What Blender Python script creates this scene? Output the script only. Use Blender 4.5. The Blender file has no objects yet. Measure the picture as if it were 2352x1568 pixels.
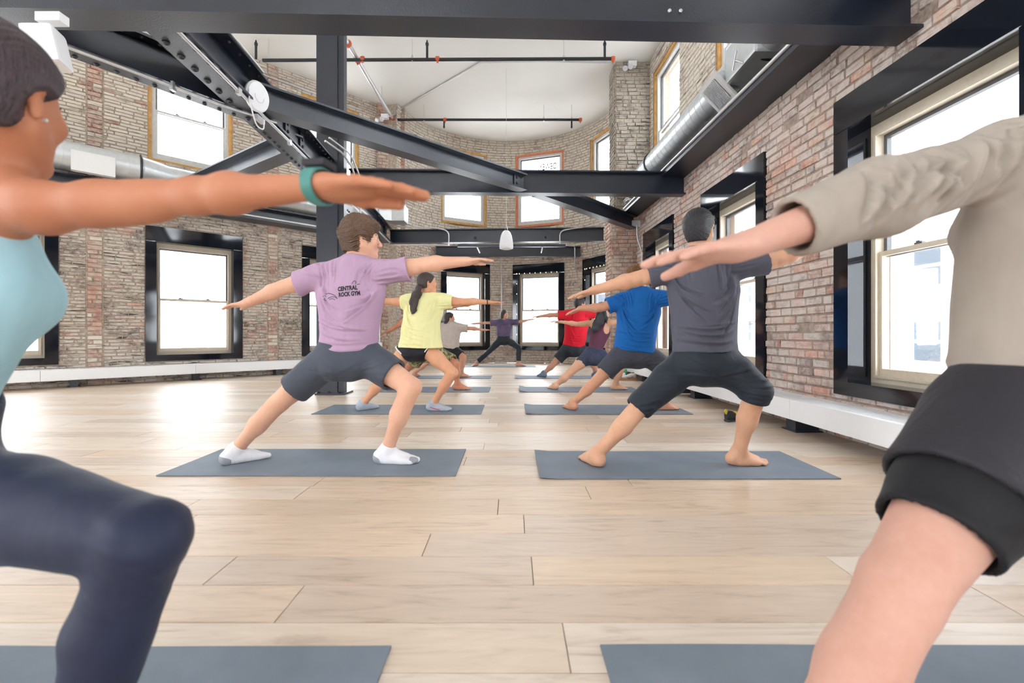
import bpy, bmesh, math, random
import numpy as np
from mathutils import Vector, Matrix
from mathutils.bvhtree import BVHTree
random.seed(7)
rng = np.random.default_rng(7)
C = bpy.context.scene.collection
SC = bpy.context.scene
# ------------------------------------------------------------------ camera, world, exposure
F = 1045.0; CX = 1176.0; HY = 765.0; CAMH = 0.835      # focal length in px, principal column, horizon row
cam_d = bpy.data.cameras.new('camera'); cam = bpy.data.objects.new('camera', cam_d); C.objects.link(cam)
cam.location = (0, 0, CAMH); cam.rotation_euler = (math.pi/2, 0, 0)
cam_d.sensor_width = 36.0; cam_d.lens = F/2352*36; cam_d.shift_y = -(784-HY)/2352
cam_d.clip_start = 0.05; cam_d.clip_end = 300
cam_d.dof.use_dof = True; cam_d.dof.focus_distance = 4.5; cam_d.dof.aperture_fstop = 2.6
SC.camera = cam
w = bpy.data.worlds.new('world'); SC.world = w; w.use_nodes = True
bg = w.node_tree.nodes['Background']; bg.inputs[0].default_value = (0.88, 0.94, 1.0, 1); bg.inputs[1].default_value = 10.0
SC.view_settings.view_transform = 'Standard'; SC.view_settings.look = 'None'
SC.view_settings.gamma = 1; SC.view_settings.use_curve_mapping = False
SC.view_settings.exposure = 0.44
cy = SC.cycles
cy.use_adaptive_sampling = True; cy.adaptive_threshold = 0.02; cy.max_bounces = 7; cy.diffuse_bounces = 4; cy.glossy_bounces = 3; cy.transparent_max_bounces = 12; cy.transmission_bounces = 4
cy.use_denoising = True; cy.sample_clamp_indirect = 6.0; cy.caustics_reflective = False; cy.caustics_refractive = False

def P(px, py, Z):
    return np.array([(px-CX)/F*Z, Z, CAMH-(py-HY)/F*Z])
def proj(p):
    return CX+p[0]/p[1]*F, HY+(CAMH-p[2])/p[1]*F

# ------------------------------------------------------------------ materials
def s2l(c):
    return tuple((x/255/12.92 if x/255 <= 0.04045 else ((x/255+0.055)/1.055)**2.4) for x in c)
class NT:
    def __init__(s, name):
        s.m = bpy.data.materials.new(name); s.m.use_nodes = True
        s.t = s.m.node_tree; s.n = s.t.nodes; s.b = s.n['Principled BSDF']
    def add(s, typ, **kw):
        n = s.n.new(typ)
        for k, v in kw.items():
            if k in n.inputs: n.inputs[k].default_value = v
            else: setattr(n, k, v)
        return n
    def link(s, a, b): s.t.links.new(a, b)
    def coords(s, kind='Object', scale=(1, 1, 1), rot=(0, 0, 0)):
        tc = s.add('ShaderNodeTexCoord'); mp = s.add('ShaderNodeMapping')
        mp.inputs['Scale'].default_value = scale; mp.inputs['Rotation'].default_value = rot
        if kind == 'World':
            g = s.add('ShaderNodeNewGeometry'); s.link(g.outputs['Position'], mp.inputs[0])
        else: s.link(tc.outputs[kind], mp.inputs[0])
        return mp.outputs[0]
    def noise(s, vec, scale, detail=4, rough=0.55, dist=0.0):
        n = s.add('ShaderNodeTexNoise'); s.link(vec, n.inputs['Vector'])
        n.inputs['Scale'].default_value = scale; n.inputs['Detail'].default_value = detail
        n.inputs['Roughness'].default_value = rough; n.inputs['Distortion'].default_value = dist
        return n.outputs['Fac']
    def ramp(s, fac, stops, interp='LINEAR'):
        r = s.add('ShaderNodeValToRGB'); r.color_ramp.interpolation = interp
        e = r.color_ramp.elements
        while len(e) < len(stops): e.new(0.5)
        for i, (p, c) in enumerate(stops):
            e[i].position = p; e[i].color = tuple(c)+((1,) if len(c) == 3 else ())
        s.link(fac, r.inputs[0]); return r.outputs[0]
    def mix(s, fac, a, b, mode='MIX'):
        n = s.add('ShaderNodeMix'); n.data_type = 'RGBA'; n.blend_type = mode
        for v, i in ((fac, 0), (a, 6), (b, 7)):
            if hasattr(v, 'node'): s.link(v, n.inputs[i])
            elif i == 0: n.inputs[0].default_value = v
            else: n.inputs[i].default_value = tuple(v)+((1,) if len(v) == 3 else ())
        return n.outputs[2]
    def math(s, op, a, b=0.0):
        n = s.add('ShaderNodeMath'); n.operation = op
        for v, i in ((a, 0), (b, 1)):
            if hasattr(v, 'node'): s.link(v, n.inputs[i])
            else: n.inputs[i].default_value = v
        return n.outputs[0]
    def bump(s, h, strength=0.3, dist=0.01):
        n = s.add('ShaderNodeBump'); n.inputs['Strength'].default_value = strength; n.inputs['Distance'].default_value = dist
        s.link(h, n.inputs['Height']); s.link(n.outputs[0], s.b.inputs['Normal']); return n
    def col(s, c):
        if hasattr(c, 'node'): s.link(c, s.b.inputs['Base Color'])
        else: s.b.inputs['Base Color'].default_value = tuple(c)+(1,)
    def set(s, rough=0.5, metal=0.0, spec=0.5, **kw):
        s.b.inputs['Roughness'].default_value = rough; s.b.inputs['Metallic'].default_value = metal
        s.b.inputs['Specular IOR Level'].default_value = spec
        for k, v in kw.items(): s.b.inputs[k].default_value = v

def plain(name, rgb, rough=0.5, metal=0.0, spec=0.5, var=0.08, nscale=30, bump=0.0, bscale=200, bdist=0.002):
    t = NT(name); c = s2l(rgb); v = t.coords()
    f = t.noise(v, nscale)
    t.col(t.ramp(f, [(0.3, tuple(x*(1-var) for x in c)), (0.7, tuple(min(1, x*(1+var)) for x in c))]))
    t.set(rough, metal, spec)
    if bump: t.bump(t.noise(v, bscale, 2), bump, bdist)
    return t.m

def rand_val(t):
    """a random number for each loose piece and each object"""
    g = t.add('ShaderNodeNewGeometry'); oi = t.add('ShaderNodeObjectInfo')
    return t.math('FRACT', t.math('ADD', t.math('MULTIPLY', g.outputs['Random Per Island'], 1.0), t.math('MULTIPLY', oi.outputs['Random'], 3.7)))

def brick_mat(name, stops, lime, lime_amt, grooves=0.0, dark=(0.05, 0.04, 0.04), dark_amt=0.5, sat=0.72, val=1.12):
    t = NT(name); r = rand_val(t); v = t.coords('World')
    base = t.ramp(r, stops, 'CONSTANT')
    fine = t.noise(v, 22, 5, 0.7)
    base = t.mix(0.55, base, t.ramp(fine, [(0.25, (0.35, 0.33, 0.31)), (0.75, (1.45, 1.4, 1.35))]), 'MULTIPLY')
    big = t.noise(v, 1.7, 4, 0.6)
    pat = t.noise(v, 13, 5, 0.7, 0.6)
    lf = t.ramp(t.math('ADD', t.math('MULTIPLY', big, 0.75), t.math('MULTIPLY', pat, 0.75)),
                [(0.74-0.3*lime_amt, (0, 0, 0)), (0.9-0.25*lime_amt, (1, 1, 1))])
    c = t.mix(lf, base, lime)
    # soot and groove lines
    v2 = t.coords('World', (3.5, 3.5, 42)); g = t.noise(v2, 1.0, 3, 0.6, 0.4)
    gf = t.ramp(g, [(0.34, (1, 1, 1)), (0.44, (0, 0, 0))])
    c = t.mix(t.math('MULTIPLY', gf, dark_amt), c, dark)
    hs = t.add('ShaderNodeHueSaturation'); hs.inputs['Saturation'].default_value = sat; hs.inputs['Value'].default_value = val; t.link(c, hs.inputs['Color']); c = hs.outputs[0]
    t.col(c); t.set(0.93, 0, 0.15)
    h = t.math('ADD', t.math('MULTIPLY', fine, 1.0), t.math('MULTIPLY', g, grooves))
    t.bump(h, 0.55, 0.012)
    return t.m

def brushed(name, rgb, rough=0.35, metal=0.9):
    return plain(name, rgb, rough, metal, var=0.06, nscale=14, bump=0.04, bscale=60)

M = {}
def build_mats():
    M['brick_right'] = brick_mat('brick_right', [(0, s2l((172, 142, 130))), (0.16, s2l((196, 158, 142))), (0.36, s2l((152, 134, 130))), (0.52, s2l((180, 144, 128))), (0.66, s2l((206, 160, 140))), (0.8, s2l((150, 128, 120))), (0.93, s2l((188, 178, 168)))],
                                 s2l((196, 180, 168)), 0.42, 0.9, (0.16, 0.11, 0.09), 0.35)
    M['brick_upper'] = brick_mat('brick_upper', [(0, s2l((190, 176, 158))), (0.3, s2l((176, 156, 140))), (0.5, s2l((204, 190, 172))), (0.7, s2l((166, 140, 126))), (0.88, s2l((188, 142, 118)))],
                                 s2l((208, 196, 178)), 0.8, 0.8, (0.10, 0.08, 0.065), 0.6, val=1.14)
    M['brick_left'] = brick_mat('brick_left', [(0, s2l((156, 130, 116))), (0.15, s2l((120, 104, 98))), (0.3, s2l((178, 150, 132))), (0.45, s2l((140, 120, 112))), (0.6, s2l((190, 172, 154))), (0.74, s2l((112, 92, 86))), (0.88, s2l((194, 140, 116)))],
                                s2l((206, 194, 178)), 0.45, 2.0, (0.06, 0.045, 0.04), 0.95, val=1.02)
    M['brick_apse'] = brick_mat('brick_apse', [(0, s2l((158, 122, 106))), (0.2, s2l((182, 138, 116))), (0.4, s2l((140, 112, 100))), (0.6, s2l((176, 150, 132))), (0.8, s2l((192, 176, 158)))],
                                s2l((198, 184, 166)), 0.45, 0.8, (0.08, 0.06, 0.05), 0.5)
    M['brick_orange'] = brick_mat('brick_orange', [(0, s2l((188, 128, 100))), (0.3, s2l((168, 112, 90))), (0.6, s2l((198, 144, 118))), (0.85, s2l((176, 150, 132)))],
                                  s2l((196, 176, 156)), 0.2, 0.4, (0.08, 0.05, 0.04), 0.35)
    M['brick_soot'] = brick_mat('brick_soot', [(0, s2l((150, 136, 120))), (0.3, s2l((128, 112, 98))), (0.6, s2l((168, 154, 138))), (0.8, s2l((112, 98, 88)))],
                                s2l((176, 164, 146)), 0.5, 0.8, (0.06, 0.05, 0.045), 0.8, val=1.0)
    M['mortar'] = plain('mortar', (178, 164, 148), 0.95, var=0.3, nscale=25, bump=0.6, bscale=70, bdist=0.01)
    M['ceiling'] = plain('ceiling_white', (246, 245, 241), 0.9, var=0.015, nscale=2)
    # floor planks
    t = NT('oak_plank'); r = rand_val(t)
    base = t.ramp(r, [(0, s2l((216, 199, 180))), (0.2, s2l((207, 185, 162))), (0.4, s2l((221, 207, 192))), (0.6, s2l((213, 191, 168))), (0.8, s2l((203, 184, 166)))], 'CONSTANT')
    vadd = t.add('ShaderNodeVectorMath'); vadd.operation = 'ADD'
    mp = t.coords('World', (0.9, 7.5, 1)); t.link(mp, vadd.inputs[0])
    cmb = t.add('ShaderNodeCombineXYZ'); t.link(t.math('MULTIPLY', r, 37.0), cmb.inputs[0]); t.link(t.math('MULTIPLY', r, 19.0), cmb.inputs[2])
    t.link(cmb.outputs[0], vadd.inputs[1])
    gr = t.noise(vadd.outputs[0], 2.4, 8, 0.62, 1.8)
    gcol = t.ramp(gr, [(0.28, (0.62, 0.56, 0.5)), (0.45, (0.92, 0.9, 0.87)), (0.62, (1.03, 1.02, 1.0)), (0.8, (1.12, 1.1, 1.08))])
    c = t.mix(0.75, base, gcol, 'MULTIPLY')
    spots = t.noise(vadd.outputs[0], 6.5, 3, 0.5, 0.5)
    sf = t.ramp(spots, [(0.70, (0, 0, 0)), (0.80, (1, 1, 1))])
    c = t.mix(t.math('MULTIPLY', sf, 0.35), c, s2l((150, 140, 140)))
    t.col(c); t.set(0.42, 0, 0.5)
    t.bump(gr, 0.08, 0.004); M['plank'] = t.m
    M['subfloor'] = plain('subfloor', (120, 100, 84), 0.9)
    # black painted steel with orange-peel relief
    t = NT('black_steel'); v = t.coords()
    t.col(t.ramp(t.noise(v, 5), [(0.3, s2l((22, 30, 43))), (0.7, s2l((29, 38, 53)))])); t.set(0.32, 0, 0.65)
    t.b.inputs['Coat Weight'].default_value = 0.15; t.b.inputs['Coat Roughness'].default_value = 0.3
    t.bump(t.noise(v, 90, 3, 0.6), 0.35, 0.004); M['steel'] = t.m
    t = NT('black_gloss_panel'); v = t.coords()
    t.col(s2l((13, 18, 28))); t.set(0.08, 0, 0.6); t.bump(t.noise(v, 2.2, 1), 0.10, 0.03); M['gloss'] = t.m
    M['sash'] = plain('bronze_sash', (92, 94, 96), 0.4, 0.2)
    M['beige_frame'] = plain('beige_frame', (208, 196, 176), 0.55, var=0.05)
    M['white_frame'] = plain('white_frame', (214, 214, 212), 0.5)
    M['raw_wood'] = plain('raw_pine', (208, 160, 92), 0.7, var=0.2, nscale=12)
    M['orange_wood'] = plain('orange_primer_wood', (214, 132, 96), 0.7, var=0.12, nscale=10)
    M['galv'] = brushed('galvanised_duct', (212, 217, 220), 0.36, 0.6)
    M['galv_dark'] = brushed('duct_clamp', (60, 64, 68), 0.4, 0.6)
    M['conduit'] = brushed('conduit', (212, 212, 214), 0.32, 0.7)
    M['white_metal'] = plain('white_enamel', (240, 241, 242), 0.38, var=0.01)
    M['grille'] = plain('grille_grey', (205, 207, 210), 0.45, var=0.05)
    M['dark_gap'] = plain('dark_gap', (40, 40, 42), 0.8)
    M['pipe'] = plain('black_pipe', (40, 42, 46), 0.45, 0.2)
    M['red_coupling'] = plain('red_coupling', (205, 96, 62), 0.45, var=0.15)
    M['brass'] = plain('brass', (150, 120, 80), 0.35, 0.8)
    M['white_plastic'] = plain('white_plastic', (236, 236, 238), 0.4, var=0.01)
    M['ink'] = plain('black_ink', (30, 28, 34), 0.7)
    M['far_wall'] = plain('far_wall', (236, 234, 232), 0.9, var=0.03)
    M['far_pane'] = plain('far_pane', (84, 92, 100), 0.5)
    M['far_brick'] = plain('far_brick', (244, 222, 214), 0.9, var=0.15, nscale=8)
    M['far_tree'] = plain('far_foliage', (196, 206, 168), 0.9, var=0.3, nscale=6)
    t = NT('window_glass')
    out = t.n['Material Output']; tr = t.add('ShaderNodeBsdfTransparent'); gl = t.add('ShaderNodeBsdfGlossy')
    gl.inputs['Roughness'].default_value = 0.02; fr = t.add('ShaderNodeFresnel'); fr.inputs[0].default_value = 1.45
    mx = t.add('ShaderNodeMixShader'); t.link(t.math('MULTIPLY', fr.outputs[0], 0.6), mx.inputs[0])
    t.link(tr.outputs[0], mx.inputs[1]); t.link(gl.outputs[0], mx.inputs[2]); t.link(mx.outputs[0], out.inputs[0]); M['glass'] = t.m
    t = NT('glow_bulb'); t.b.inputs['Emission Color'].default_value = (1, 0.8, 0.5, 1); t.b.inputs['Emission Strength'].default_value = 2; M['bulb'] = t.m
    # exercise mat
    t = NT('slate_mat'); v = t.coords()
    t.col(t.ramp(t.noise(v, 3, 5), [(0.3, s2l((108, 118, 130))), (0.7, s2l((124, 134, 146)))])); t.set(0.6, 0, 0.4)
    wv = t.add('ShaderNodeTexWave'); wv.inputs['Scale'].default_value = 75; wv.bands_direction = 'Y'; t.link(v, wv.inputs[0])
    t.bump(t.math('ADD', wv.outputs['Fac'], t.noise(v, 240, 2)), 0.3, 0.0015); M['mat'] = t.m
build_mats()

# ------------------------------------------------------------------ helpers
def link(o, parent=None):
    C.objects.link(o)
    if parent is not None: o.parent = parent
    return o
def mesh_obj(name, verts, faces, mat=None, parent=None, smooth=False, loc=None):
    verts = np.asarray(verts, float)
    if loc is not None: verts = verts-np.asarray(loc, float)
    me = bpy.data.meshes.new(name)
    me.from_pydata([tuple(v) for v in verts], [], [tuple(int(i) for i in f) for f in faces])
    if mat is not None: me.materials.append(mat if not isinstance(mat, str) else M[mat])
    if smooth: me.polygons.foreach_set('use_smooth', [True]*len(me.polygons))
    me.update()
    o = bpy.data.objects.new(name, me); link(o, parent)
    if loc is not None: o.location = tuple(loc)
    return o
def np_mesh(name, V, Q, mat=None, parent=None, smooth=True, loc=(0, 0, 0)):
    me = bpy.data.meshes.new(name); V = np.asarray(V, np.float32)-np.asarray(loc, np.float32)
    n = len(V); k = Q.shape[1]
    me.vertices.add(n); me.vertices.foreach_set('co', V.ravel())
    me.loops.add(Q.size); me.loops.foreach_set('vertex_index', Q.astype(np.int32).ravel())
    me.polygons.add(len(Q)); me.polygons.foreach_set('loop_start', np.arange(0, Q.size, k, dtype=np.int32))
    me.polygons.foreach_set('loop_total', np.full(len(Q), k, np.int32))
    me.polygons.foreach_set('use_smooth', np.full(len(Q), smooth))
    if mat is not None: me.materials.append(mat if not isinstance(mat, str) else M[mat])
    me.update(calc_edges=True); me.validate()
    o = bpy.data.objects.new(name, me); link(o, parent); o.location = tuple(loc)
    return o
def tag(o, label=None, cat=None, group=None, kind=None):
    if label: o['label'] = label
    if cat: o['category'] = cat
    if group: o['group'] = group
    if kind: o['kind'] = kind
    return o
def empty(name, loc=(0, 0, 0), **kw):
    o = bpy.data.objects.new(name, None); C.objects.link(o); o.location = tuple(loc); o.empty_display_size = 0.05
    tag(o, **kw); return o
class MB:
    """collects simple solids; build() makes one mesh object"""
    def __init__(s): s.v = []; s.f = []
    def raw(s, v, f):
        n = len(s.v); s.v += [tuple(map(float, p)) for p in v]; s.f += [tuple(i+n for i in q) for q in f]; return s
    def hexa(s, p):    # 8 points: bottom ring 0-3, top ring 4-7
        return s.raw(p, [(0, 3, 2, 1), (4, 5, 6, 7), (0, 1, 5, 4), (1, 2, 6, 5), (2, 3, 7, 6), (3, 0, 4, 7)])
    def box(s, c, size, ax=None):
        c = np.array(c, float); hx, hy, hz = [x/2 for x in size]
        A = np.eye(3) if ax is None else np.array([np.array(a)/np.linalg.norm(a) for a in ax])
        p = [c+x*A[0]+y*A[1]+z*A[2] for z in (-hz, hz) for x, y in ((-hx, -hy), (hx, -hy), (hx, hy), (-hx, hy))]
        return s.hexa(p)
    def box2(s, lo, hi):
        lo = np.array(lo, float); hi = np.array(hi, float); return s.box((lo+hi)/2, hi-lo)
    def tube(s, pts, r, n=10, cap=True, closed=False):
        pts = [np.array(p, float) for p in pts]; m = len(pts); rr = r if hasattr(r, '__len__') else [r]*m
        base = len(s.v); up = None
        for i, p in enumerate(pts):
            a = pts[(i-1) % m] if closed or i > 0 else p; b = pts[(i+1) % m] if closed or i < m-1 else p
            t = b-a; t = t/(np.linalg.norm(t)+1e-12)
            if up is None:
                up = np.array([0, 0, 1.0]) if abs(t[2]) < 0.9 else np.array([1.0, 0, 0])
            u = np.cross(t, up); u /= np.linalg.norm(u)+1e-12; up = np.cross(u, t)
            for k in range(n):
                an = 2*math.pi*k/n; s.v.append(tuple(p+rr[i]*(math.cos(an)*u+math.sin(an)*up)))
        for i in range(m if closed else m-1):
            j = (i+1) % m
            for k in range(n):
                s.f.append((base+i*n+k, base+i*n+(k+1) % n, base+j*n+(k+1) % n, base+j*n+k))
        if cap and not closed:
            s.f.append(tuple(base+k for k in range(n))[::-1]); s.f.append(tuple(base+(m-1)*n+k for k in range(n)))
        return s
    def lathe(s, c, axis, prof, n=20):
        c = np.array(c, float); axis = np.array(axis, float); axis /= np.linalg.norm(axis)
        pts = [c+axis*h for h, r in prof]; rr = [max(r, 1e-4) for h, r in prof]
        u = np.cross(axis, [0, 0, 1.0]) if abs(axis[2]) < 0.9 else np.cross(axis, [1.0, 0, 0]); u /= np.linalg.norm(u); v = np.cross(axis, u)
        b = len(s.v)
        for p, r in zip(pts, rr):
            for k in range(n): s.v.append(tuple(p+r*(math.cos(2*math.pi*k/n)*u+math.sin(2*math.pi*k/n)*v)))
        for i in range(len(pts)-1):
            for k in range(n): s.f.append((b+i*n+k, b+i*n+(k+1) % n, b+(i+1)*n+(k+1) % n, b+(i+1)*n+k))
        s.f.append(tuple(b+k for k in range(n))[::-1]); s.f.append(tuple(b+(len(pts)-1)*n+k for k in range(n)))
        return s
    def build(s, name, mat, parent=None, smooth=False, loc=None, bevel=0):
        if parent is not None and loc is None: loc = None
        v = np.array(s.v)
        if parent is not None: v = v-np.array(world_loc(parent))
        o = mesh_obj(name, v, s.f, mat, parent, False, loc)
        bm = bmesh.new(); bm.from_mesh(o.data); bmesh.ops.recalc_face_normals(bm, faces=bm.faces)
        if bevel: bmesh.ops.bevel(bm, geom=[e for e in bm.edges], offset=bevel, segments=2, affect='EDGES', profile=0.7)
        bm.to_mesh(o.data); bm.free()
        if smooth:
            for p in o.data.polygons: p.use_smooth = True
            try: o.data.set_sharp_from_angle(angle=math.radians(40))
            except Exception: pass
        return o
def world_loc(o):
    p = np.zeros(3)
    while o is not None: p = p+np.array(o.location); o = o.parent
    return p
def arc(pts, r=0.1, n=6):
    """round the corners of a polyline"""
    pts = [np.array(p, float) for p in pts]; out = [pts[0]]
    for i in range(1, len(pts)-1):
        a, b, c = pts[i-1], pts[i], pts[i+1]
        d1 = (a-b); d2 = (c-b); l1 = np.linalg.norm(d1); l2 = np.linalg.norm(d2); rr = min(r, l1*0.45, l2*0.45)
        p1 = b+d1/l1*rr; p2 = b+d2/l2*rr
        for k in range(n+1):
            t = k/n; out.append((1-t)**2*p1+2*t*(1-t)*b+t*t*p2)
    out.append(pts[-1]); return out

# ------------------------------------------------------------------ the shell: plan of the walls
CEIL = 6.26
class Line:
    def __init__(s, a, b):
        s.a = np.array(a, float); s.b = np.array(b, float); s.L = np.linalg.norm(s.b-s.a); s.d = (s.b-s.a)/s.L
        s.n = np.array([-s.d[1], s.d[0]])         # into the room, on the left of a->b
    def pt(s, u, w, dep=0.0):
        p = s.a+s.d*u+s.n*dep; return np.array([p[0], p[1], w])
    def nrm(s, u): return s.n
    step = 99
class Arc:
    def __init__(s, c, R, t0, t1):   # angles clockwise from +Y; u grows from t1 down to t0 when reversed
        s.c = np.array(c, float); s.R = R; s.t0 = t0; s.t1 = t1; s.sg = 1 if t1 > t0 else -1; s.L = abs(t1-t0)*R
    def pt(s, u, w, dep=0.0):
        t = s.t0+s.sg*u/s.R; r = s.R-dep; return np.array([s.c[0]+r*math.sin(t), s.c[1]+r*math.cos(t), w])
    def nrm(s, u):
        t = s.t0+s.sg*u/s.R; return -np.array([math.sin(t), math.cos(t)])
    step = 0.16
RX = lambda Z: 2.745-0.03*Z           # right wall face, lower storey
RU = lambda Z: 3.04-0.03*Z            # right wall face, upper storey (set back)
LX = lambda Z: -14.35+1.03*Z          # left wall face
S_R = Line((RX(-4.0), -4.0), (RX(9.35), 9.35))      # going away with the room on its left
S_RU = Line((RU(-4.0), -4.0), (RU(9.35), 9.35))
ZL1 = 11.02
S_L = Line((LX(ZL1), ZL1), (LX(3.0), 3.0))
uL = lambda Z: (ZL1-Z)*math.hypot(1, 1.03)
uR = lambda Z: (Z+4.0)*math.hypot(1, 0.03)
ACX, ACY, AR = -0.11, 10.2, 2.68
T0, T1 = math.radians(100), math.radians(-78)
S_A = Arc((ACX, ACY), AR, T0, T1)                    # from the right end round to the left end
uA = lambda deg: (T0-math.radians(deg))*AR

def wall_backing(name, surf, z0, z1, holes, th, mat):
    """wall body with real openings, bricks are laid on its face"""
    us = sorted(set([0.0, surf.L]+[h[0] for h in holes]+[h[1] for h in holes]))
    us = [u for u in us if 0 <= u <= surf.L]; ws = sorted(set([z0, z1]+[min(max(h[k], z0), z1) for h in holes for k in (2, 3)]))
    mb = MB()
    for i in range(len(us)-1):
        nseg = max(1, int(math.ceil((us[i+1]-us[i])/surf.step)))
        for q in range(nseg):
            ua = us[i]+(us[i+1]-us[i])*q/nseg; ub = us[i]+(us[i+1]-us[i])*(q+1)/nseg; um = (ua+ub)/2
            for j in range(len(ws)-1):
                wm = (ws[j]+ws[j+1])/2
                if any(h[0] < um < h[1] and h[2] < wm < h[3] for h in holes): continue
                p = [surf.pt(ua, ws[j], 0), surf.pt(ub, ws[j], 0), surf.pt(ub, ws[j], -th), surf.pt(ua, ws[j], -th),
                     surf.pt(ua, ws[j+1], 0), surf.pt(ub, ws[j+1], 0), surf.pt(ub, ws[j+1], -th), surf.pt(ua, ws[j+1], -th)]
                mb.hexa(p)
    o = mb.build(name, mat); tag(o, kind='structure'); return o

def unit_bricks():
    out = []
    for k in range(6):
        r = random.Random(k); p = []
        for z in (0.0, 1.0):
            for x, y in ((0, 0), (1, 0), (1, 1), (0, 1)):
                if y == 1: p.append((x*(1-0.05)+0.025+r.uniform(-.012, .012), 1+r.uniform(-.25, .25), z*(1-0.12)+0.06+r.uniform(-.04, .04)))
                else: p.append((x, 0, z))
        # front ring inset gives a worn arris
        mb = MB(); mb.hexa([p[0], p[1], p[2], p[3], p[4], p[5], p[6], p[7]])
        me = bpy.data.meshes.new('brick'); me.from_pydata(mb.v, [], mb.f); out.append(me)
    return out
UNIT = unit_bricks(); UNIT_BY_MAT = {}
def unit_for(mat, k):
    key = (mat, k)
    if key not in UNIT_BY_MAT:
        me = UNIT[k].copy(); me.materials.append(M[mat]); me.name = 'brick'; UNIT_BY_MAT[key] = me
        bm = bmesh.new(); bm.from_mesh(me); bmesh.ops.recalc_face_normals(bm, faces=bm.faces); bm.to_mesh(me); bm.free()
    return UNIT_BY_MAT[key]

def lay_bricks(wall, surf, z0, z1, holes, mat_of, length=0.205, course=0.0755, joint=0.011, proud=0.014, nsingle=300, seed=1, u_lo=0.0, u_hi=None, straight=True, jitter=0.004):
    rr = random.Random(seed); L = surf.L if u_hi is None else u_hi; items = []
    nrow = int((z1-z0)/course)
    ch = (z1-z0)/nrow
    for row in range(nrow):
        w0 = z0+row*ch; u = u_lo-rr.choice((0, 0.5))*length-(0.25*length if row % 2 else 0)
        while u < L:
            ln = length*rr.uniform(0.78, 1.16)
            if rr.random() < 0.12: ln *= 0.5
            a, b = max(u, u_lo), min(u+ln, L); u += ln
            if b-a < 0.03: continue
            parts = [(a, b)]
            for h in holes:
                if w0+ch*0.5 > h[2] and w0+ch*0.5 < h[3]:
                    new = []
                    for (x, y) in parts:
                        if y <= h[0] or x >= h[1]: new.append((x, y)); continue
                        if x < h[0]: new.append((x, h[0]))
                        if y > h[1]: new.append((h[1], y))
                    parts = new
            for (x, y) in parts:
                if y-x < 0.03: continue
                if rr.random() < 0.01: continue
                items.append((x+joint/2, y-joint/2, w0+joint/2+rr.uniform(-.002, .002), w0+ch-joint/2+rr.uniform(-.002, .002), proud+rr.uniform(-jitter, jitter)))
    scored = []
    for it in items:
        p = surf.pt((it[0]+it[1])/2, (it[2]+it[3])/2)
        if p[1] < 0.4: scored.append(0); continue
        px, py = proj(p)
        q1 = surf.pt(it[0], it[2]); q2 = surf.pt(it[1], it[3])
        if min(q1[1], q2[1]) < 0.3: scored.append(0); continue
        x1, y1 = proj(q1); x2, y2 = proj(q2)
        scored.append(abs((x2-x1)*(y2-y1)) if -20 < px < 2372 and -20 < py < 1588 else 0)
    order = np.argsort(-np.array(scored)); single = set(int(i) for i in order[:nsingle] if scored[int(i)] > 60)
    groups = {}
    wl = world_loc(wall)
    for i, it in enumerate(items):
        mat = mat_of((it[0]+it[1])/2, (it[2]+it[3])/2, rr)
        if mat is None: continue
        if i in single:
            o = bpy.data.objects.new('brick', unit_for(mat, i % 6)); link(o, wall)
            p = surf.pt(it[0], it[2]); q = surf.pt(it[1], it[2]); d = q-p; ln = np.linalg.norm(d); d /= ln
            n = np.array([-d[1], d[0], 0.0])
            if isinstance(surf, Arc): n = -np.array([d[1], -d[0], 0.0])
            p = p-n*0.003
            mw = Matrix(((d[0]*ln, n[0]*(it[4]+0.003), 0, p[0]-wl[0]), (d[1]*ln, n[1]*(it[4]+0.003), 0, p[1]-wl[1]), (0, 0, it[3]-it[2], p[2]-wl[2]), (0, 0, 0, 1)))
            o.matrix_local = mw
        else:
            g = groups.setdefault(mat, ([], []))
            base = len(g[0]); e = 0.006
            for dep, ins in ((-0.003, 0.0), (it[4], e)):
                for (uu, ww) in ((it[0]+ins, it[2]+ins), (it[1]-ins, it[2]+ins), (it[1]-ins, it[3]-ins), (it[0]+ins, it[3]-ins)):
                    g[0].append(surf.pt(uu, ww, dep+(rr.uniform(-.003, .003) if ins else 0))-wl)
            for k in range(4): g[1].append((base+k, base+(k+1) % 4, base+4+(k+1) % 4, base+4+k))
            g[1].append((base+4, base+5, base+6, base+7))
    for mat, (v, f) in groups.items():
        o = np_mesh('brickwork', np.array(v), np.array(f), mat, wall, False); o['kind'] = 'stuff'
        bm = bmesh.new(); bm.from_mesh(o.data); bmesh.ops.recalc_face_normals(bm, faces=bm.faces); bm.to_mesh(o.data); bm.free()

LOW, HIGH = (0.35, 2.69), (3.82, 5.92)
wr_low = [(8.53-1.44, 8.53), (6.10-1.45, 6.10), (3.68-1.46, 3.68), (1.25-1.46, 1.25), (-2.7, -1.24)]
wr_up = [(7.62, 8.95), (5.05, 6.37), (2.5, 3.8), (-0.1, 1.2), (-2.65, -1.35)]
wl_low = [(7.816, 8.84), (9.62, 10.62), (6.06, 7.08), (4.3, 5.3)]
wl_up = [(7.84, 8.73), (9.61, 10.5), (6.07, 6.96), (4.3, 5.2)]
wa_low = [(3.0, 35.0), (48.0, 78.0), (-42.0, -11.3)]
wa_up = [(4.5, 34.5), (53.0, 80.0), (-42.0, -13.0)]
hR = [(uR(a), uR(b))+LOW for a, b in wr_low]; hRU = [(uR(a), uR(b))+HIGH for a, b in wr_up]
hL = [(uL(b), uL(a))+LOW for a, b in wl_low]+[(uL(b), uL(a))+HIGH for a, b in wl_up]
LOWA = (0.37, 2.76); HIGHA = (3.82, 5.86)
hA = [(uA(b), uA(a))+LOWA for a, b in wa_low]+[(uA(b), uA(a))+HIGHA for a, b in wa_up]

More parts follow.
